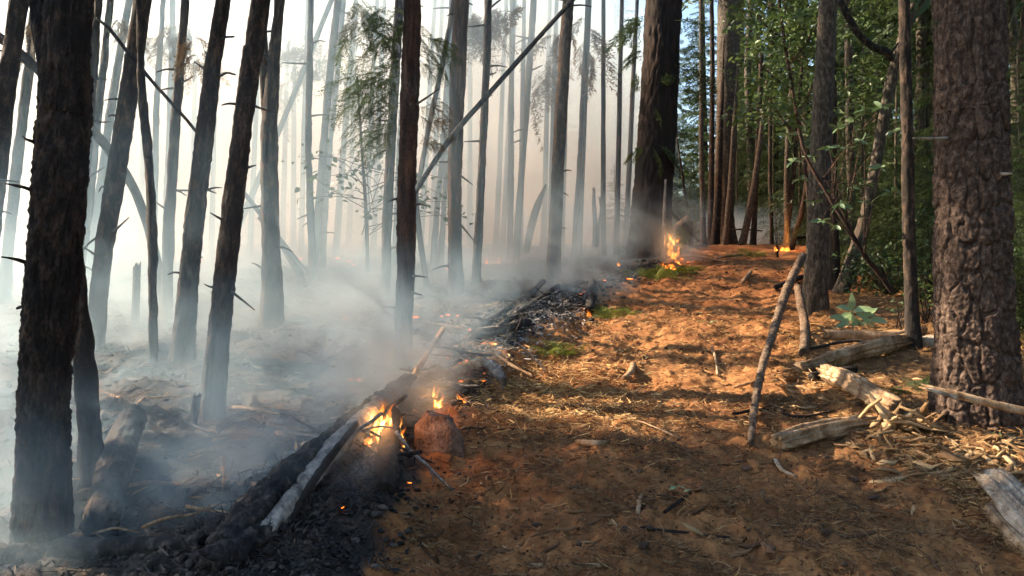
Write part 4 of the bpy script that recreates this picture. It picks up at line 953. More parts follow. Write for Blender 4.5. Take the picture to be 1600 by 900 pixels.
for lab, pts, w, mt, lf in [
    ('thin branch lying across the duff below the grey-barked trunk', [(1150, 610), (1190, 598), (1240, 580)], [4, 4, 3], 'wood_rot', 0.02),
    ('stick across the rotten logs beneath the big-leaved plant', [(1270, 560), (1330, 548), (1390, 552)], [5, 5, 4], 'bark_warm', 0.08),
    ('curved grey root at the near end of the rotten brown log', [(1212, 720), (1222, 735), (1240, 742)], [7, 6, 4], 'wood_grey', 0.01),
    ('bent branch lying by the rotten brown log', [(1150, 655), (1190, 650), (1250, 660), (1300, 650)], [5, 6, 5, 4], 'bark_warm', 0.02),
    ('stick pointing out of the chips beside the pine', [(1560, 690), (1590, 700), (1620, 705)], [6, 6, 5], 'bark_warm', 0.03),
    ('reddish twig end standing on the lit dirt', [(975, 598), (985, 590), (990, 574)], [10, 12, 8], 'wood_rot', 0.01),
    ('short flat piece of wood lying in the shaded dirt', [(905, 700), (930, 703), (948, 700)], [10, 12, 9], 'wood_rot', 0.0),
    ('short stick end lying on the dirt below the lit band', [(996, 806), (999, 790), (1003, 776)], [6, 7, 6], 'wood_rot', 0.0),
    ('flat stick lying in the litter near the bottom edge', [(830, 894), (880, 892), (935, 890)], [9, 8, 6], 'wood_rot', 0.0),
    ('long thin twig on the shaded dirt', [(1010, 835), (1060, 842), (1130, 850)], [4, 4, 3], 'bark_warm', 0.01),
    ('forked dark twig on the shaded dirt', [(1040, 812), (1060, 798), (1082, 780)], [6, 6, 4], 'bark_warm', 0.01),
    ('thin pale twig curving across the lit dirt', [(950, 660), (1000, 664), (1060, 690)], [3, 3, 2], 'wood_rot', 0.01),
    ('two-pronged pale stick on the lit dirt near the plant leaves', [(1112, 546), (1118, 562), (1122, 590)], [4, 5, 4], 'wood_rot', 0.03),
    ('fallen branch across the crest of the path', [(1108, 412), (1130, 404), (1160, 400)], [3, 4, 3], 'wood_rot', 0.03),
    ('pale stick lying near the crest of the path', [(1068, 403), (1100, 406), (1135, 414)], [3, 3, 3], 'wood_rot', 0.03),
    ('short log pair lying halfway up the path', [(1160, 448), (1166, 440), (1173, 430)], [7, 7, 6], 'wood_rot', 0.03),
    ('flat branch lying under the propped pole', [(1212, 458), (1240, 447), (1262, 437)], [7, 8, 7], 'bark_warm', 0.05),
    ('leaning dead branch crossing the crest smoke', [(1135, 372), (1160, 364), (1190, 356)], [2, 3, 2], 'char_log', 0.6),
    ('horizontal dead branch at the foot of the grey-barked trunk', [(1238, 385), (1255, 380), (1270, 376)], [5, 5, 5], 'char_log', 0.3)]:
    lying('stick', lab, 'stick', pts, w, M[mt], lf, rough=0.004, nseg=12, nring=30)

# heap of splintered wood: every splinter a piece of its own
def splinter_mesh(seed, n=7):
    rg = np.random.default_rng(seed)
    w, t = rg.uniform(0.05, 0.16), rg.uniform(0.02, 0.06)
    ring = np.array([(-w, -t), (w * rg.uniform(0.6, 1), -t), (w, t * 0.6), (-w * 0.5, t)])
    V = []
    xs = np.linspace(-0.5, 0.5, 4)
    for i, x in enumerate(xs):
        k = [rg.uniform(0.2, 0.8), 1, rg.uniform(0.7, 1), rg.uniform(0.0, 0.5)][i]
        off = rg.normal(size=2) * 0.03
        for (a, b) in ring: V.append((x + rg.normal() * (0.06 if i in (0, 3) else 0.01), a * k + off[0], b * (0.4 + 0.6 * k) + off[1]))
    Q = []
    for i in range(3):
        for j in range(4): Q.append((i * 4 + j, i * 4 + (j + 1) % 4, i * 4 + 4 + (j + 1) % 4, i * 4 + 4 + j))
    Q += [(3, 2, 1, 0), (12, 13, 14, 15)]
    return raw_mesh('wood_splinter', V, Q, smooth=False)
def wood_var(name, cols):
    m, nt, b = new_mat(name)
    oi = nt.nodes.new('ShaderNodeObjectInfo')
    v = objvec(nt, (2, 14, 14)); n = noise(nt, v, 3.0, 4, 0.6)
    f = E(oi.outputs['Random']) * 0.65 + E(n) * 0.6 - 0.1
    nt.links.new(ramp(nt, f.k, [(i / (len(cols) - 1), c) for i, c in enumerate(cols)]), b.inputs['Base Color'])
    b.inputs['Roughness'].default_value = 0.85; b.inputs['Specular IOR Level'].default_value = 0.2
    bump(nt, n, 0.5, 0.02, b)
    return m
M['chip'] = wood_var('wood_chip', [(0.10, 0.052, 0.024), (0.22, 0.125, 0.058), (0.36, 0.23, 0.115), (0.52, 0.39, 0.23)])
M['bark_chip'] = wood_var('bark_chip', [(0.06, 0.033, 0.02), (0.13, 0.068, 0.036), (0.24, 0.135, 0.07)])
SPL = [splinter_mesh(200 + k) for k in range(8)]
for m_ in SPL: m_.materials.append(M['chip'])
SPB = [splinter_mesh(230 + k) for k in range(5)]
for m_ in SPB: m_.materials.append(M['bark_chip']); m_.name = 'bark_flake'

hp = thing('splintered_wood', 'shattered rotten stump of upright pale splinters between the log and the pine', 'stump', G(1405, 676))
rgz = np.random.default_rng(61)
for i in range(34):
    o = link('splinter', SPL[i % 8], None, hp)
    dx = rgz.normal() * 0.14; dy = rgz.normal() * 0.09
    L = rgz.uniform(0.18, 0.36)
    dv = Vector((rgz.normal() * 0.7 + 0.5, rgz.normal() * 0.5, rgz.uniform(0.0, 0.55))).normalized()
    o.location = (dx, dy, 0.05 + 0.35 * L * dv.z); o.scale = (L, L * 0.8, L * 0.9)
    o.rotation_euler = dv.to_track_quat('X', 'Z').to_euler()

def chips(n, boxes, kit, name, label, cat, group, smin, smax, seed):
    rg = np.random.default_rng(seed); k = 0
    while k < n:
        x0, x1, y0, y1 = boxes[rg.integers(0, len(boxes))]
        g = G(rg.uniform(x0, x1), rg.uniform(y0, y1))
        o = link(name, kit[k % len(kit)]); s = rg.uniform(smin, smax) * (1.0 if rg.random() < 0.85 else 1.6)
        o.location = (g.x, g.y, g.z + 0.008 + 0.02 * rg.random()); o.scale = (s, s * rg.uniform(0.6, 1.2), s)
        o.rotation_euler = (rg.normal() * 0.35, rg.normal() * 0.3, rg.uniform(0, 6.28))
        tag(o, label, cat, group); k += 1
chips(230, [(1330, 1480, 640, 740), (1440, 1600, 680, 770), (1480, 1590, 700, 760), (1380, 1560, 690, 770)], SPL, 'wood_splinter', 'loose pale splinter of rotten wood in the spill below the pine', 'splinter', 'splinters spilled below the pine', 0.04, 0.20, 71)
chips(70, [(1240, 1460, 560, 660), (1280, 1440, 510, 560), (1210, 1300, 580, 660)], SPL, 'wood_splinter', 'bit of broken wood lying between the rotten logs', 'splinter', 'broken wood between the rotten logs', 0.06, 0.20, 72)
chips(60, [(720, 880, 580, 680), (860, 1150, 540, 650), (690, 800, 640, 690)], SPL, 'wood_chip', 'wood chip lying on the sunlit dirt of the line', 'wood chip', 'wood chips on the sunlit dirt', 0.04, 0.13, 73)
chips(120, [(640, 1000, 690, 895), (900, 1300, 680, 895), (1250, 1590, 760, 890)], SPB, 'bark_flake', 'flake of bark lying on the shaded foreground dirt', 'bark flake', 'bark flakes on the shaded dirt', 0.03, 0.12, 74)
chips(44, [(640, 1000, 720, 895), (1000, 1560, 760, 895)], SPL, 'wood_chip', 'pale wood chip lying on the shaded foreground dirt', 'wood chip', 'pale chips on the shaded dirt', 0.03, 0.09, 75)
chips(40, [(120, 330, 700, 800), (330, 560, 640, 740), (200, 420, 560, 640)], SPL, 'burnt_scrap', 'scrap of half-burnt wood lying in the ash', 'wood scrap', 'half-burnt scraps in the ash', 0.05, 0.14, 76)

# tangle of burnt sticks along the fire line, and scattered ones over the burnt floor
rgt = np.random.default_rng(44)
def stick_mesh(k):
    rg = np.random.default_rng(300 + k); P = [(-0.5, 0, 0)]
    for i in range(1, 5): P.append((-0.5 + i / 4, rg.normal() * 0.018, rg.normal() * 0.015))
    b = Bag(); b.add(*tube(P, [0.022, 0.021, 0.018, 0.016, 0.010], nseg=8, nring=18, rough=0.004, seed=k, kind='lumpy', jag=(0.02, 0.03), grain=30))
    if k % 2: b.add(*tube([P[2], (P[2][0] + 0.12, 0.10, 0.05), (P[2][0] + 0.2, 0.2, 0.06)], [0.012, 0.009, 0.004], nseg=6, nring=8))
    return b.mesh('burnt_stick')
def scatter_sticks(n, kit, mat, sample, lmin, lmax, name, label, cat, group, lift, tilt, seed):
    rg = np.random.default_rng(seed); x, y = sample(rg, n)
    for i in range(n):
        me = kit[i % len(kit)]
        if me.materials: pass
        else: me.materials.append(mat)
        o = link(name, me); L = rg.uniform(lmin, lmax)
        o.location = (x[i], y[i], gz(x[i], y[i]) + 0.02 + lift * rg.random()); o.scale = (L, L * 0.9, L * 0.9)
        o.rotation_euler = (rg.uniform(0, 6), rg.normal() * tilt, rg.uniform(0, 6.28)); tag(o, label, cat, group)
def s_line(rg, n):
    y = 4.4 + 8.7 * rg.random(n) ** 1.3; return fireline(y) - 0.30 + rg.normal(size=n) * 0.20, y
def s_left(rg, n):
    y = 3.6 + 9 * rg.random(n) ** 1.3; return fireline(y) - 0.6 - rg.random(n) * (fireline(y) - 0.6 + 0.6 * y), y
scatter_sticks(70, [stick_mesh(k) for k in range(5)], M['char_log'], s_line, 0.25, 0.75, 'burnt_stick', 'blackened stick in the tangle along the fire line', 'stick', 'blackened sticks along the fire line', 0.10, 0.3, 91)
scatter_sticks(26, [stick_mesh(k + 5) for k in range(4)], M['ash_log'], s_line, 0.2, 0.6, 'ashen_stick', 'ash-grey stick in the tangle along the fire line', 'stick', 'ash-grey sticks along the fire line', 0.12, 0.3, 92)
scatter_sticks(44, [stick_mesh(k + 9) for k in range(5)], M['wood_rot'], s_left, 0.2, 0.55, 'pale_stick', 'pale stick strewn on the burnt floor', 'stick', 'pale sticks on the burnt floor', 0.03, 0.12, 93)

# reddish boulder
def rock_mesh(seed, sx, sy, sz, sub=4):
    import bmesh
    bm = bmesh.new(); bmesh.ops.create_icosphere(bm, subdivisions=sub, radius=1.0)
    V = np.array([v.co[:] for v in bm.verts]); F = np.array([[v.index for v in f.verts] for f in bm.faces]); bm.free()
    rg = np.random.default_rng(seed)
    for k in range(11):           # flat breaks
        nrm = rg.normal(size=3); nrm /= np.linalg.norm(nrm); dcut = rg.uniform(0.5, 0.8)
        e = V @ nrm - dcut; V = V - np.clip(e, 0, None)[:, None] * nrm * 0.97
    V = V * (1 + 0.05 * perlin(V * 2.2 + seed))[:, None] * (1 + 0.025 * perlin(V * 7 + seed))[:, None]
    return V * np.array([sx, sy, sz]), F
m, nt, b = new_mat('reddish_rock')
v = objvec(nt); n1 = noise(nt, v, 9, 5, 0.65); n2 = noise(nt, v, 60, 3, 0.6)
nt.links.new(ramp(nt, (E(n1) * 0.7 + E(n2) * 0.3).k, [(0.36, (0.04, 0.024, 0.018)), (0.48, (0.13, 0.072, 0.047)), (0.62, (0.27, 0.175, 0.125))]), b.inputs['Base Color'])
b.inputs['Roughness'].default_value = 0.92; bump(nt, (E(n1) * 0.7 + E(n2) * 0.3).k, 1.0, 0.05, b); M['rock'] = m
g = G(682, 722)
import bmesh
def blocky(pts, cuts, seed, amp):
    bm = bmesh.new()
    for p in pts: bm.verts.new(p)
    r_ = bmesh.ops.convex_hull(bm, input=bm.verts)
    bmesh.ops.bevel(bm, geom=list(bm.edges), offset=0.007, segments=2, profile=0.6, affect='EDGES')
    bmesh.ops.triangulate(bm, faces=bm.faces)
    bmesh.ops.subdivide_edges(bm, edges=list(bm.edges), cuts=cuts, use_grid_fill=True)
    bmesh.ops.triangulate(bm, faces=bm.faces)
    V = np.array([v.co[:] for v in bm.verts]); bm.verts.index_update(); F = np.array([[v.index for v in f.verts] for f in bm.faces]); bm.free()
    n = V / np.linalg.norm(V, axis=1)[:, None]
    return V + n * (amp * perlin(V * 9 + seed) + amp * 0.6 * perlin(V * 24 + seed) + amp * 0.35 * perlin(V * 60 + seed))[:, None], F
V, F = blocky([(-0.16, -0.12, -0.16), (0.17, -0.14, -0.16), (0.18, 0.12, -0.16), (-0.15, 0.14, -0.16), (-0.17, -0.10, 0.05), (-0.10, -0.08, 0.155), (0.03, -0.10, 0.15), (0.12, -0.12, 0.05), (0.18, -0.06, -0.02), (0.10, 0.08, 0.10), (-0.08, 0.10, 0.15), (-0.16, 0.08, 0.03), (0.05, -0.16, -0.06)], 5, 4, 0.010)
bo = link('boulder', raw_mesh('boulder', V, None, F), M['rock']); bo.location = (g.x, g.y + 0.12, g.z + 0.09); bo.rotation_euler = (0.1, 0.05, 0.25); bo.scale = (0.88, 0.88, 0.92)
tag(bo, 'reddish boulder beside the flames on the fire line', 'boulder')
rgr = np.random.default_rng(15)
RK = [raw_mesh('stone', *[(a, None, c) for a, c in [rock_mesh(20 + k, 1, 0.8, 0.7, 2)]][0]) for k in range(4)]
for m_ in RK: m_.materials.append(M['rock'])
for i in range(46):
    g = G(rgr.uniform(620, 1480), rgr.uniform(560, 890)); s = rgr.uniform(0.012, 0.035)
    if g.x > pathright(g.y) + 0.4: continue
    o = link('dirt_clod', RK[i % 4]); o.location = g + Vector((0, 0, s * 0.5)); o.scale = (s * rgr.uniform(0.8, 1.6), s, s * 0.8); o.rotation_euler = (0, 0, rgr.uniform(0, 6))
    tag(o, 'small clod of reddish earth lying on the dirt line', 'clod', 'clods of earth on the dirt line')

# fir sprays lying at the edge of the burn
for lab, spots, mt, s in [
    ('clump of cut green fir sprays at the ash edge', [(862, 556, 8), (880, 548, 8), (872, 560, 9), (856, 548, 6), (886, 556, 6)], 'needle_lit', 0.24),
    ('green fir sprays beside the black log end', [(950, 494, 9), (965, 490, 9), (975, 496, 7), (942, 488, 7), (960, 500, 6)], 'needle_lit', 0.30),
    ('sunlit yellow-green moss and sprays at the foot of the massive trunk', [(1020, 436, 14), (1035, 432, 14), (1050, 430, 12), (1062, 428, 10), (1030, 440, 10), (1012, 438, 8)], 'needle_lit', 0.55),
    ('low green tuft on the path near the crest', [(1172, 400, 6), (1180, 402, 6), (1166, 403, 5)], 'needle_lit', 0.6),
    ('green spray lying at the foot of the plated pine', [(1435, 614, 10), (1450, 610, 9), (1420, 622, 8), (1463, 606, 6)], 'needle', 0.22)]:
    base = G(spots[0][0], spots[0][1]); b = Bag(); rg = np.random.default_rng(len(lab))
    for (px, py, n) in spots:
        g = G(px, py) - base
        for q in range(n):
            a = rg.uniform(0, 6.28)
            put(b, BOUGH[q % 5], np.array(g) + rg.normal(size=3) * s * 0.22 * np.array([1, 1, 0.0]) + (0, 0, 0.03), (math.cos(a), math.sin(a), 0.35 + 0.6 * rg.random()), s * rg.uniform(0.5, 0.9), rg.normal() * 0.4)
    o = link('fir_sprays', b.mesh('fir_sprays'), M[mt]); o.location = base; tag(o, lab, 'greenery')
# loose green leaves and seedlings on the dirt
for lab, spots, ln in [('pale green fallen leaves on the upper path', [(1108, 517, 0.14), (1103, 516, 0.13), (1094, 496, 0.12)], 1), ('tiny green seedling on the sunlit dirt', [(902, 613, 0.07), (905, 615, 0.06)], 1), ('small green seedling in the lit dirt near the twig end', [(1010, 585, 0.07), (1014, 587, 0.06), (1008, 570, 0.06)], 1), ('green seedling on the shaded foreground dirt', [(1068, 790, 0.06), (1072, 786, 0.07), (1050, 774, 0.05), (1046, 777, 0.05)], 1)]:
    g0 = G(*spots[0][:2]); root = thing('seedling' if 'seedling' in lab else 'fallen_leaf', lab, 'leaf' if 'fallen' in lab else 'seedling', g0)
    for i, (px, py, s) in enumerate(spots):
        o = link('leaf', LF[i % 2], None, root); o.location = G(px, py, 0.04) - g0; o.scale = (s, s, s); o.rotation_euler = (0.2 * i, -0.3, 2.1 * i + 0.4)

# ------------------------------------------------------------------ litter nobody could count
def needle_litter(n, sample, lmin, lmax, wid, name, mat, label, seed, lift=0.012, tilt=0.25):
    rg = np.random.default_rng(seed)
    x, y = sample(rg, n)
    z = surf(x, y) + 0.004 + lift * rg.random(n)
    a = rg.uniform(0, 2 * np.pi, n); L = rg.uniform(lmin, lmax, n) * (0.6 + 0.08 * y); w = wid * (0.6 + 0.10 * y)
    d = np.stack([np.cos(a), np.sin(a), rg.normal(size=n) * tilt], 1); s = np.stack([-np.sin(a), np.cos(a), rg.normal(size=n) * 0.5], 1)
    c = np.stack([x, y, z], 1); bend = np.stack([-np.sin(a), np.cos(a), 0 * a], 1) * (rg.normal(size=n) * 0.12 * L)[:, None]
    h = (d * (L / 2)[:, None]); ww = s * (w / 2)[:, None]
    V = np.stack([c - h - ww, c - h + ww, c + bend + ww * 1.1, c + bend - ww * 1.1, c + h + ww * 0.6, c + h - ww * 0.6], 1).reshape(-1, 3)
    I = np.arange(n)[:, None] * 6
    Q = np.concatenate([I + np.array([0, 1, 2, 3]), I + np.array([3, 2, 4, 5])])
    o = link(name, raw_mesh(name, V, Q, smooth=False), mat)
    return tag(o, label, None, None, 'stuff')
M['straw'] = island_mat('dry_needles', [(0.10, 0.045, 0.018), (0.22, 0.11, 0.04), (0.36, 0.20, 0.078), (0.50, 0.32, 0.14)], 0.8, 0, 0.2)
M['cinder'] = island_mat('cinders', [(0.010, 0.010, 0.010), (0.03, 0.027, 0.026), (0.06, 0.052, 0.046), (0.12, 0.10, 0.085)], 0.9, 0, 0.15)
def clods(n, sample, r0, r1, name, mat, label, seed, sq=0.7, emb=0.3):
    rg = np.random.default_rng(seed)
    V0, F0 = rock_mesh(77, 1, 1, sq, 1)
    x, y = sample(rg, n)
    z = surf(x, y) - 0.002
    r = (r0 + (r1 - r0) * rg.random(n) ** 3) * (0.6 + 0.07 * y)
    a = rg.uniform(0, 6.28, n); c, s = np.cos(a), np.sin(a)
    st = rg.uniform(0.7, 1.4, (n, 1))
    X = (V0[None, :, 0] * st * c[:, None] - V0[None, :, 1] * s[:, None]) * r[:, None] + x[:, None]
    Y = (V0[None, :, 0] * st * s[:, None] + V0[None, :, 1] * c[:, None]) * r[:, None] + y[:, None]
    Z = V0[None, :, 2] * r[:, None] + (z + r * emb)[:, None]
    V = np.stack([X, Y, Z], -1).reshape(-1, 3)
    F = (np.arange(n)[:, None, None] * len(V0) + F0[None]).reshape(-1, 3)
    o = link(name, raw_mesh(name, V, None, F, smooth=False), mat)
    return tag(o, label, None, None, 'stuff')
M['crumb'] = island_mat('earth_crumbs', [(0.07, 0.032, 0.016), (0.15, 0.072, 0.034), (0.24, 0.125, 0.06)], 0.95, 0, 0.1)
def s_path(rg, n):
    y = 2.6 + 22 * rg.random(n) ** 2.2; f = rg.random(n)
    a, b = fireline(y) + 0.1, pathright(y) + 0.3
    return a + (b - a) * f, y
def s_duff(rg, n):
    y = 2.6 + 14 * rg.random(n) ** 1.6; return pathright(y) - 0.2 + rg.random(n) ** 1.3 * np.maximum(0.8, 0.75 * y - pathright(y)), y
def s_burn(rg, n):
    y = 2.8 + 22 * rg.random(n) ** 2.0; return fireline(y) - 0.02 - rg.random(n) ** 0.8 * (fireline(y) + 0.72 * y), y
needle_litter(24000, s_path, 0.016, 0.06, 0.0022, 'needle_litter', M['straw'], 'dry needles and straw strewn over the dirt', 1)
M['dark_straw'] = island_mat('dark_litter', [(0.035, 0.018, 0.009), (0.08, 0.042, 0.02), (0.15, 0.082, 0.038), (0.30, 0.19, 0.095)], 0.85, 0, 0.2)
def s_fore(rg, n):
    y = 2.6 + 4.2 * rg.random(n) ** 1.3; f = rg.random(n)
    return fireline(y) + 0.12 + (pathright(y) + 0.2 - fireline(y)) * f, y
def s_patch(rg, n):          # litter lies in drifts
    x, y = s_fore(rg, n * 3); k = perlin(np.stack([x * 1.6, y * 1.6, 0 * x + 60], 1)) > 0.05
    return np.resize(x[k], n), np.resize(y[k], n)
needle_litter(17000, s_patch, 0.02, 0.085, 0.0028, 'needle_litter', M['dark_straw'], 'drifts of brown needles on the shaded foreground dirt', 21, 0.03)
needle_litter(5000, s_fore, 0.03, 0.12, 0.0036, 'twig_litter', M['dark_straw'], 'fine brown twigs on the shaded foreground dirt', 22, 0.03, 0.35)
clods(7000, s_fore, 0.003, 0.016, 'earth_crumbs', M['crumb'], 'fine crumbs of earth on the shaded foreground dirt', 23)
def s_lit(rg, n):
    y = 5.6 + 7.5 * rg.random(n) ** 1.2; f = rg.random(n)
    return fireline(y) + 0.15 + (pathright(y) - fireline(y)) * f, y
def s_gold(rg, n):
    x = 0.1 + rg.normal(size=n) * 0.55; y = 7.0 + rg.normal(size=n) * 0.75; return x, y
M['gold_straw_sunlit'] = island_mat('sun_brightened_straw', [(0.18, 0.085, 0.03), (0.36, 0.19, 0.07), (0.52, 0.31, 0.12), (0.66, 0.45, 0.20)], 0.8, 0, 0.2)  # golden straw, brightened so its colour carries the sunlight of the lit band
needle_litter(13000, s_lit, 0.02, 0.07, 0.0030, 'needle_litter', M['gold_straw_sunlit'], 'golden straw, sunlight put into its colour, over the middle of the dirt line', 8)
needle_litter(5000, s_gold, 0.04, 0.12, 0.0045, 'needle_litter', M['gold_straw_sunlit'], 'heap of golden straw and shavings, colour brightened for the sun, beside the fire line', 9, 0.05)
needle_litter(1800, s_path, 0.05, 0.15, 0.004, 'twig_litter', M['straw'], 'fine dead twigs strewn over the dirt', 2, 0.02)
needle_litter(34000, s_duff, 0.02, 0.07, 0.0032, 'needle_litter', M['straw'], 'thick brown needle duff under the right-hand trees', 3, 0.04)
needle_litter(16000, s_burn, 0.02, 0.10, 0.006, 'cinder_litter', M['cinder'], 'black cinders and pale ash flakes on the burnt floor', 4, 0.03, 0.4)
clods(5200, s_path, 0.004, 0.024, 'earth_crumbs', M['crumb'], 'crumbs of reddish earth over the dirt line', 5)
def s_heap(rg, n):
    y = 3.2 + 18 * rg.random(n) ** 1.7; return fireline(y) - 0.42 + rg.normal(size=n) * (0.18 + 0.012 * y), y
clods(4200, s_heap, 0.006, 0.045, 'ash_heap', M['cinder'], 'grey ash and charcoal crumbs heaped along the fire line', 6, 0.6, 0.5)
M['ash_pale'] = island_mat('pale_ash', [(0.04, 0.037, 0.036), (0.13, 0.12, 0.115), (0.30, 0.28, 0.265), (0.48, 0.455, 0.43)], 0.95, 0, 0.1)
def s_mound(rg, n):
    y = 10.4 + rg.normal(size=n) * 1.5; return fireline(y) - 0.35 + rg.normal(size=n) * 0.38, y
clods(5200, s_mound, 0.004, 0.028, 'ash_heap', M['ash_pale'], 'mound of pale flaky ash beside the parallel poles', 10, 0.5, 0.4)
needle_litter(3500, s_mound, 0.02, 0.08, 0.006, 'ash_flakes', M['ash_pale'], 'ash flakes and burnt twigs over the pale mound', 11, 0.05, 0.5)
def s_char(rg, n):
    y = 3.9 + rg.normal(size=n) * 0.5; return -0.95 + rg.normal(size=n) * 0.22, y
M['char'] = island_mat('black_charcoal', [(0.006, 0.006, 0.006), (0.014, 0.013, 0.013), (0.04, 0.036, 0.033)], 0.7, 0, 0.3)
clods(2600, s_char, 0.006, 0.03, 'charcoal_heap', M['char'], 'heap of black charcoal beneath the ash-covered log', 12, 0.6, 0.6)
needle_litter(2500, s_char, 0.02, 0.09, 0.005, 'burnt_twigs', M['char'], 'tangle of burnt twigs on the charcoal heap', 13, 0.06, 0.6)
clods(5000, s_burn, 0.005, 0.035, 'charcoal_crumbs', M['cinder'], 'charcoal crumbs over the burnt forest floor', 7, 0.6)
# ------------------------------------------------------------------ fire
def fire_mat(name, col, s):
    m = bpy.data.materials.new(name); m.use_nodes = True; nt = m.node_tree
    nt.nodes.remove(nt.nodes['Principled BSDF'])
    e = nt.nodes.new('ShaderNodeEmission'); e.inputs[0].default_value = (*col, 1); e.inputs[1].default_value = s
    nt.links.new(e.outputs[0], nt.nodes['Material Output'].inputs['Volume'])
    m.cycles.emission_sampling = 'NONE'
    return m
FM = {'outer': fire_mat('flame_outer', (1.0, 0.22, 0.02), 18), 'core': fire_mat('flame_core', (1.0, 0.55, 0.13), 95),
      'outer_far': fire_mat('flame_outer_far', (1.0, 0.22, 0.02), 5), 'core_far': fire_mat('flame_core_far', (1.0, 0.42, 0.07), 10)}
def tongue(rg, base, h, r, lean):
    """one curling tongue of flame"""
    n = 7; P = []; rad = []
    ph = rg.uniform(0, 6.28)
    for i in range(n):
        t = i / (n - 1)
        P.append(np.array(base) + np.array([lean * h * t * t + 0.16 * h * math.sin(ph + t * 6.5) * t, 0.10 * h * math.cos(ph * 1.3 + t * 5) * t, h * t]))
        rad.append(r * [0.5, 1.0, 0.8, 0.62, 0.36, 0.2, 0.02][i])
    V, Q, T = tube(P, rad, nseg=12, nring=22)
    c = V.mean(0)
    V = V + 0.9 * r * np.stack([perlin(V / r * 0.35 + 3 * k + ph) for k in range(3)], 1) * np.array([1, 1, 1.2])
    return V, Q, T
def flame(label, d, spots, far=False, light=0.0, lh=0.15, seed=1):
    """SPOTS: (px, py of its foot, height px, width px, lean)"""
    rg = np.random.default_rng(seed)
    b0 = W(spots[0][0], spots[0][1], d)
    root = thing('flame', label, 'flame', b0)
    sx = '_far' if far else ''
    for (px, py, h, w, ln) in spots:
        p = W(px, py, d + rg.normal() * 0.04) - b0; H = h * d / FPX; Rr = 0.5 * w * d / FPX
        for nm, k, hk in (('outer', 1.0, 1.0), ('core', 0.48, 0.7)):
            V, Q, T = tongue(rg, p, H * hk, Rr * k, ln)
            b = Bag(); b.add(V, Q, T)
            link('tongue', b.mesh('tongue'), FM[nm + sx], root)
    if light:
        l = bpy.data.lights.new('firelight', 'POINT'); l.energy = light; l.color = (1.0, 0.42, 0.12); l.shadow_soft_size = 0.12
        lo = bpy.data.objects.new('firelight', l); COL.objects.link(lo); lo.parent = root; lo.location = (0.0, -0.1, lh)
    return root
d1 = gdist(600, 705)
flame('tallest yellow flames rising from the burning log pile', d1, [(590, 690, 66, 14, 0.1), (600, 684, 60, 14, -0.05), (608, 676, 46, 11, 0.1), (582, 692, 46, 12, 0.2), (595, 668, 48, 9, -0.1), (575, 704, 34, 12, 0.3), (612, 690, 34, 9, 0.1), (600, 672, 30, 14, 0.0), (588, 672, 36, 10, 0.2), (570, 714, 26, 10, 0.2), (594, 706, 34, 11, -0.2), (611, 660, 26, 6, -0.3), (564, 724, 18, 9, 0.2), (604, 700, 28, 9, 0.2), (579, 720, 24, 8, -0.2)], light=6, seed=3)
flame('thin string of flame on the side of the short log end', d1 - 0.12, [(628, 690, 28, 5, 0.1), (629, 712, 24, 5, -0.2), (628, 738, 22, 6, 0.2), (626, 668, 18, 4, 0.1), (631, 700, 20, 4, 0.2)], seed=4)
flame('small red flames low inside the log pile', d1 - 0.1, [(570, 716, 20, 10, 0.3), (562, 726, 12, 10, 0.4), (590, 714, 20, 9, -0.2), (580, 700, 22, 9, 0.2)], seed=5)
flame('narrow flame behind the reddish boulder', gdist(683, 655), [(682, 640, 40, 9, -0.1), (686, 639, 24, 12, 0.1), (688, 640, 15, 12, 0.0), (677, 620, 20, 6, 0.2)], light=1.2, seed=6)
flame('small flickering flames at the orange-lit wood past the boulder', gdist(722, 640), [(720, 632, 18, 8, -0.3), (726, 634, 14, 9, 0.2), (716, 628, 20, 5, -0.4)], seed=7)
d6 = dist_of(TR['big']) - 0.8
flame('large flames licking the foot of the massive trunk', d6, [(1050, 404, 20, 7, 0.3), (1056, 400, 14, 6, 0.4), (1046, 400, 18, 5, 0.2), (1052, 382, 12, 6, 0.6), (1046, 376, 14, 5, 0.5), (1058, 378, 8, 5, 0.8), (1054, 406, 9, 5, 0.3), (1044, 386, 12, 4, 0.6), (1060, 390, 8, 4, 0.6), (1049, 390, 12, 4, 0.4)], far=True, light=6, lh=0.5, seed=8)
flame('low flames on the ground below the massive trunk', gdist(1046, 424) - 0.2, [(1040, 422, 12, 8, 0.2), (1048, 421, 7, 12, 0.1), (1060, 412, 6, 8, 0.2), (1036, 418, 12, 4, 0.1)], far=True, seed=9)
flame('small flame in the blue ash left of the massive trunk', gdist(966, 418), [(966, 416, 8, 6, 0.1)], far=True, seed=10)
flame('pink flames far off in the ash left of the reddish middle trunk', gdist(545, 500), [(538, 500, 8, 12, 0.3), (546, 501, 6, 14, 0.1), (554, 500, 5, 10, -0.1)], far=True, seed=11)
flame('pale flames on the far burnt slope right of the slim dark trunk', gdist(768, 414), [(760, 413, 9, 7, 0.2), (768, 414, 6, 9, 0.1), (778, 413, 5, 8, 0.0)], far=True, seed=12)
flame('far line of fire low behind the clean blue-grey trunk', gdist(278, 408), [(272, 408, 10, 5, 0.4), (280, 404, 12, 5, 0.5), (286, 408, 5, 12, 0.1), (290, 380, 10, 5, 0.3)], far=True, seed=13)
flame('ground fire glowing on the crest by the orange-lit stem', 29.6, [(1222, 392, 8, 8, 0.2), (1230, 394, 7, 10, 0.1), (1212, 392, 5, 9, 0.3)], far=True, light=25, lh=0.5, seed=14)
flame('flame at the glowing tip of the black log end', gdist(919, 496), [(918, 495, 14, 8, 0.1), (922, 497, 10, 6, -0.2)], far=True, seed=15)
flame('glowing flame under the dark scaly log', gdist(755, 545), [(748, 541, 6, 12, 0.1), (758, 540, 6, 14, 0.1), (768, 539, 5, 10, 0.1)], far=True, seed=16)
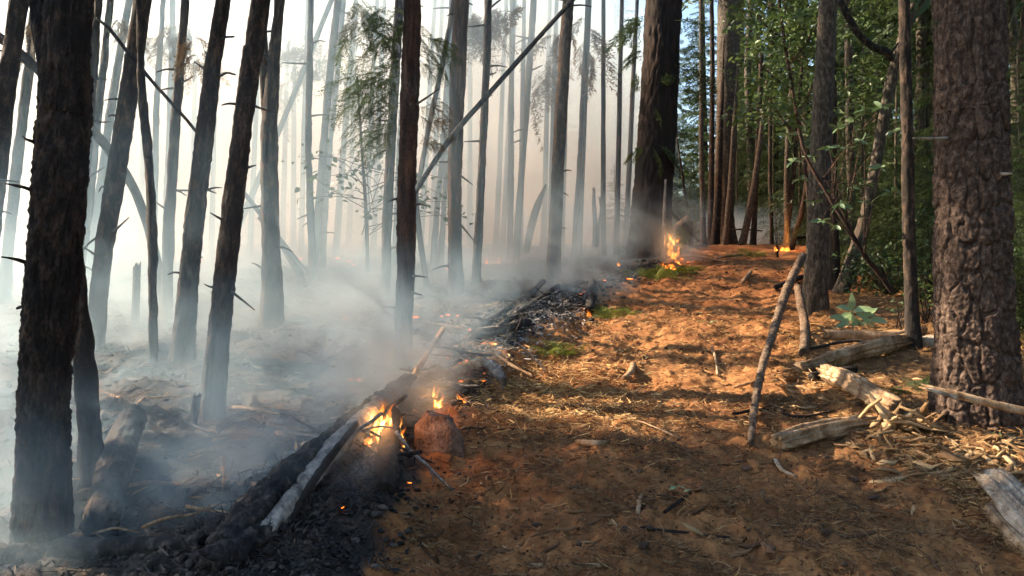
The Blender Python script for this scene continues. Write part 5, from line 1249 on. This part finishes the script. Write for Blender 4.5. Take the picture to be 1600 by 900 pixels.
# crest fire lights the stout trunk too
# embers
m, nt, b = new_mat('ember')
em = noise(nt, objvec(nt), 22, 3, 0.6)
nt.links.new(ramp(nt, em, [(0.4, (0.5, 0.03, 0.0)), (0.6, (1.0, 0.22, 0.02))]), b.inputs['Emission Color'])
b.inputs['Base Color'].default_value = (0.03, 0.02, 0.02, 1); b.inputs['Emission Strength'].default_value = 1.6
M['ember'] = m; m.cycles.emission_sampling = 'NONE'
EMB = []
for k in range(4):
    V, F = rock_mesh(90 + k, 1, 0.6, 0.45, 1); me = raw_mesh('ember', V, None, F); me.materials.append(m); EMB.append(me)
rge = np.random.default_rng(8)
spots = [(735, 522), (742, 526), (728, 534), (720, 545), (712, 552), (704, 560), (700, 572), (715, 575), (728, 574), (746, 583), (690, 580), (738, 590), (757, 600), (764, 598), (640, 770), (536, 828), (913, 462), (908, 466), (945, 444), (985, 444), (1000, 432), (650, 503), (700, 498), (715, 500), (690, 500), (560, 604), (548, 602), (570, 718), (505, 418), (528, 408), (545, 412), (552, 416), (470, 408), (600, 380), (620, 376), (450, 402), (780, 408), (795, 410), (690, 412), (700, 425), (350, 395), (375, 402), (310, 410), (720, 612), (697, 618), (735, 618), (755, 607), (668, 600), (625, 700), (617, 705), (585, 690), (1066, 408), (1075, 412)]
for i, (px, py) in enumerate(spots):
    g = G(px, py); o = link('ember', EMB[i % 4]); s = g.y / FPX * rge.uniform(2.0, 5.0)
    o.location = g + Vector((0, 0, 0.03 + s * 0.3)); o.scale = (s * 1.6, s, s * 0.6); o.rotation_euler = (0, 0, rge.uniform(0, 6))
    tag(o, 'glowing orange ember in the ash', 'ember', 'embers in the ash')
# ------------------------------------------------------------------ smoke
def smoke_nodes(name, color, aniso, fn):
    m = bpy.data.materials.new(name); m.use_nodes = True
    nt = m.node_tree; E.nt = nt
    nt.nodes.remove(nt.nodes['Principled BSDF'])
    pv = nt.nodes.new('ShaderNodeVolumeScatter')     # fine smoke scatters blue more than red
    pv.inputs['Color'].default_value = (*color, 1)
    pv.inputs['Anisotropy'].default_value = aniso
    geo = nt.nodes.new('ShaderNodeNewGeometry'); P = geo.outputs['Position']
    sp = nt.nodes.new('ShaderNodeSeparateXYZ'); nt.links.new(P, sp.inputs[0])
    X, Y, Z = (E(sp.outputs[i]) for i in range(3))
    h = Z - E.m('MINIMUM', Y, 34.0) * 0.10
    dens = fn(nt, P, X, Y, h)
    nt.links.new(dens.k, pv.inputs['Density'])
    ab = nt.nodes.new('ShaderNodeVolumeAbsorption'); ab.inputs['Color'].default_value = (0, 0, 0, 1)
    nt.links.new((dens * 0.25).k, ab.inputs['Density'])
    ad = nt.nodes.new('ShaderNodeAddShader'); nt.links.new(pv.outputs[0], ad.inputs[0]); nt.links.new(ab.outputs[0], ad.inputs[1])
    nt.links.new(ad.outputs[0], nt.nodes['Material Output'].inputs['Volume'])
    return m
SMOKE_COL = (0.54, 0.79, 1.0)
def far_smoke(nt, P, X, Y, h):
    wob = E(noise(nt, P, 0.27, 2, 0.55, 0.3))
    u = X - Y * 0.27 + 1.9 + (wob - 0.5) * 3.0
    left = u.map(-0.4, -4.0) * (X + Y * 0.68).map(-4.5, -0.5)
    stand = Y.map(8, 25, 0.0, 1.0) * (h - Y * 0.22).map(6.5, 1.0) * wob.map(0.34, 0.68, 0.4, 1.6) * 0.100
    low = Y.map(6, 11) * E.m('EXPONENT', h * -0.9) * wob.map(0.36, 0.66) * 0.2
    return left * (stand + low)
def near_smoke(nt, P, X, Y, h):
    wisp = E(noise(nt, P, 0.9, 2, 0.6, 0.8))
    u = X - Y * 0.27 + 1.9
    return u.map(-0.1, -1.7) * E.m('EXPONENT', h * -1.5) * wisp.map(0.44, 0.72) * Y.map(2.75, 3.7) * Y.map(12.5, 9) * 0.95
def plume(cx, cy, r, top, k, sc=2.2):
    def f(nt, P, X, Y, h):
        wisp = E(noise(nt, P, sc, 2, 0.6, 0.8))
        dx, dy = X - cx - h * 0.12, Y - cy
        return (dx * dx + dy * dy).map(r * r, 0.0) * h.map(top, 0.1) * h.map(-0.2, 0.1) * wisp.map(0.38, 0.62) * k
    z = 0.1 * min(cy, 34)
    o = link('smoke', box_mesh('smoke', cx - r, cx + r + 0.12 * top, cy - r, cy + r, z - 0.2, z + top), smoke_nodes('smoke_plume', SMOKE_COL, 0.35, f))
    o.data.materials[0].cycles.volume_step_rate = 2.0
    return tag(o, None, None, None, 'stuff')
def box_mesh(name, x0, x1, y0, y1, z0, z1):
    v = [(x, y, z) for z in (z0, z1) for y in (y0, y1) for x in (x0, x1)]
    q = [(0, 2, 3, 1), (4, 5, 7, 6), (0, 1, 5, 4), (2, 6, 7, 3), (0, 4, 6, 2), (1, 3, 7, 5)]
    return raw_mesh(name, v, q, smooth=False)
smoke = link('smoke', box_mesh('smoke', -26, 13, 6, 52, -0.5, 17), smoke_nodes('smoke_bank', SMOKE_COL, 0.35, far_smoke))
tag(smoke, 'pale blue-grey smoke bank drifting between the burnt trunks', None, None, 'stuff')
wisps = link('smoke', box_mesh('smoke', -8, 1.6, 2.7, 12.6, -0.2, 3.6), smoke_nodes('smoke_wisps', SMOKE_COL, 0.35, near_smoke))
wisps.data.materials[0].cycles.volume_step_rate = 2.5
tag(wisps, 'low wisps of smoke curling over the ash and the burning logs', None, None, 'stuff')
plume(-0.95, 5.75, 0.75, 1.5, 2.0)['label'] = 'pale smoke rising from the main flames of the log pile'
plume(-1.25, 4.2, 0.7, 0.8, 2.0)['label'] = 'bluish smoke curling off the ash-covered log near the viewer'
plume(-0.75, 7.5, 0.8, 1.4, 1.4)['label'] = 'smoke curling round the charred foot of the reddish middle trunk'
plume(-2.4, 3.75, 0.95, 1.0, 0.9)['label'] = 'dark bluish smoke round the foot of the thick forked trunk'
plume(0.9, 14.5, 1.5, 2.4, 0.9, 1.2)['label'] = 'smoke rising from the ash heap behind the parallel poles'
plume(4.0, 23.6, 1.9, 2.4, 1.0, 1.0)['label'] = 'smoke swirling round the foot of the massive trunk'
def crest_smoke(nt, P, X, Y, h):
    n = E(noise(nt, P, 0.7, 2, 0.5))
    return (h - n * 1.6).map(1.6, -0.6) * X.map(9.0, 10.5) * X.map(17, 14.5) * Y.map(36.5, 38.5) * 0.5
cs = link('smoke', box_mesh('smoke', 8.5, 17.5, 36.2, 44, 1.8, 7.5), smoke_nodes('smoke_crest', SMOKE_COL, 0.3, crest_smoke))
tag(cs, 'bluish smoke lying low behind the crest of the path', None, None, 'stuff')
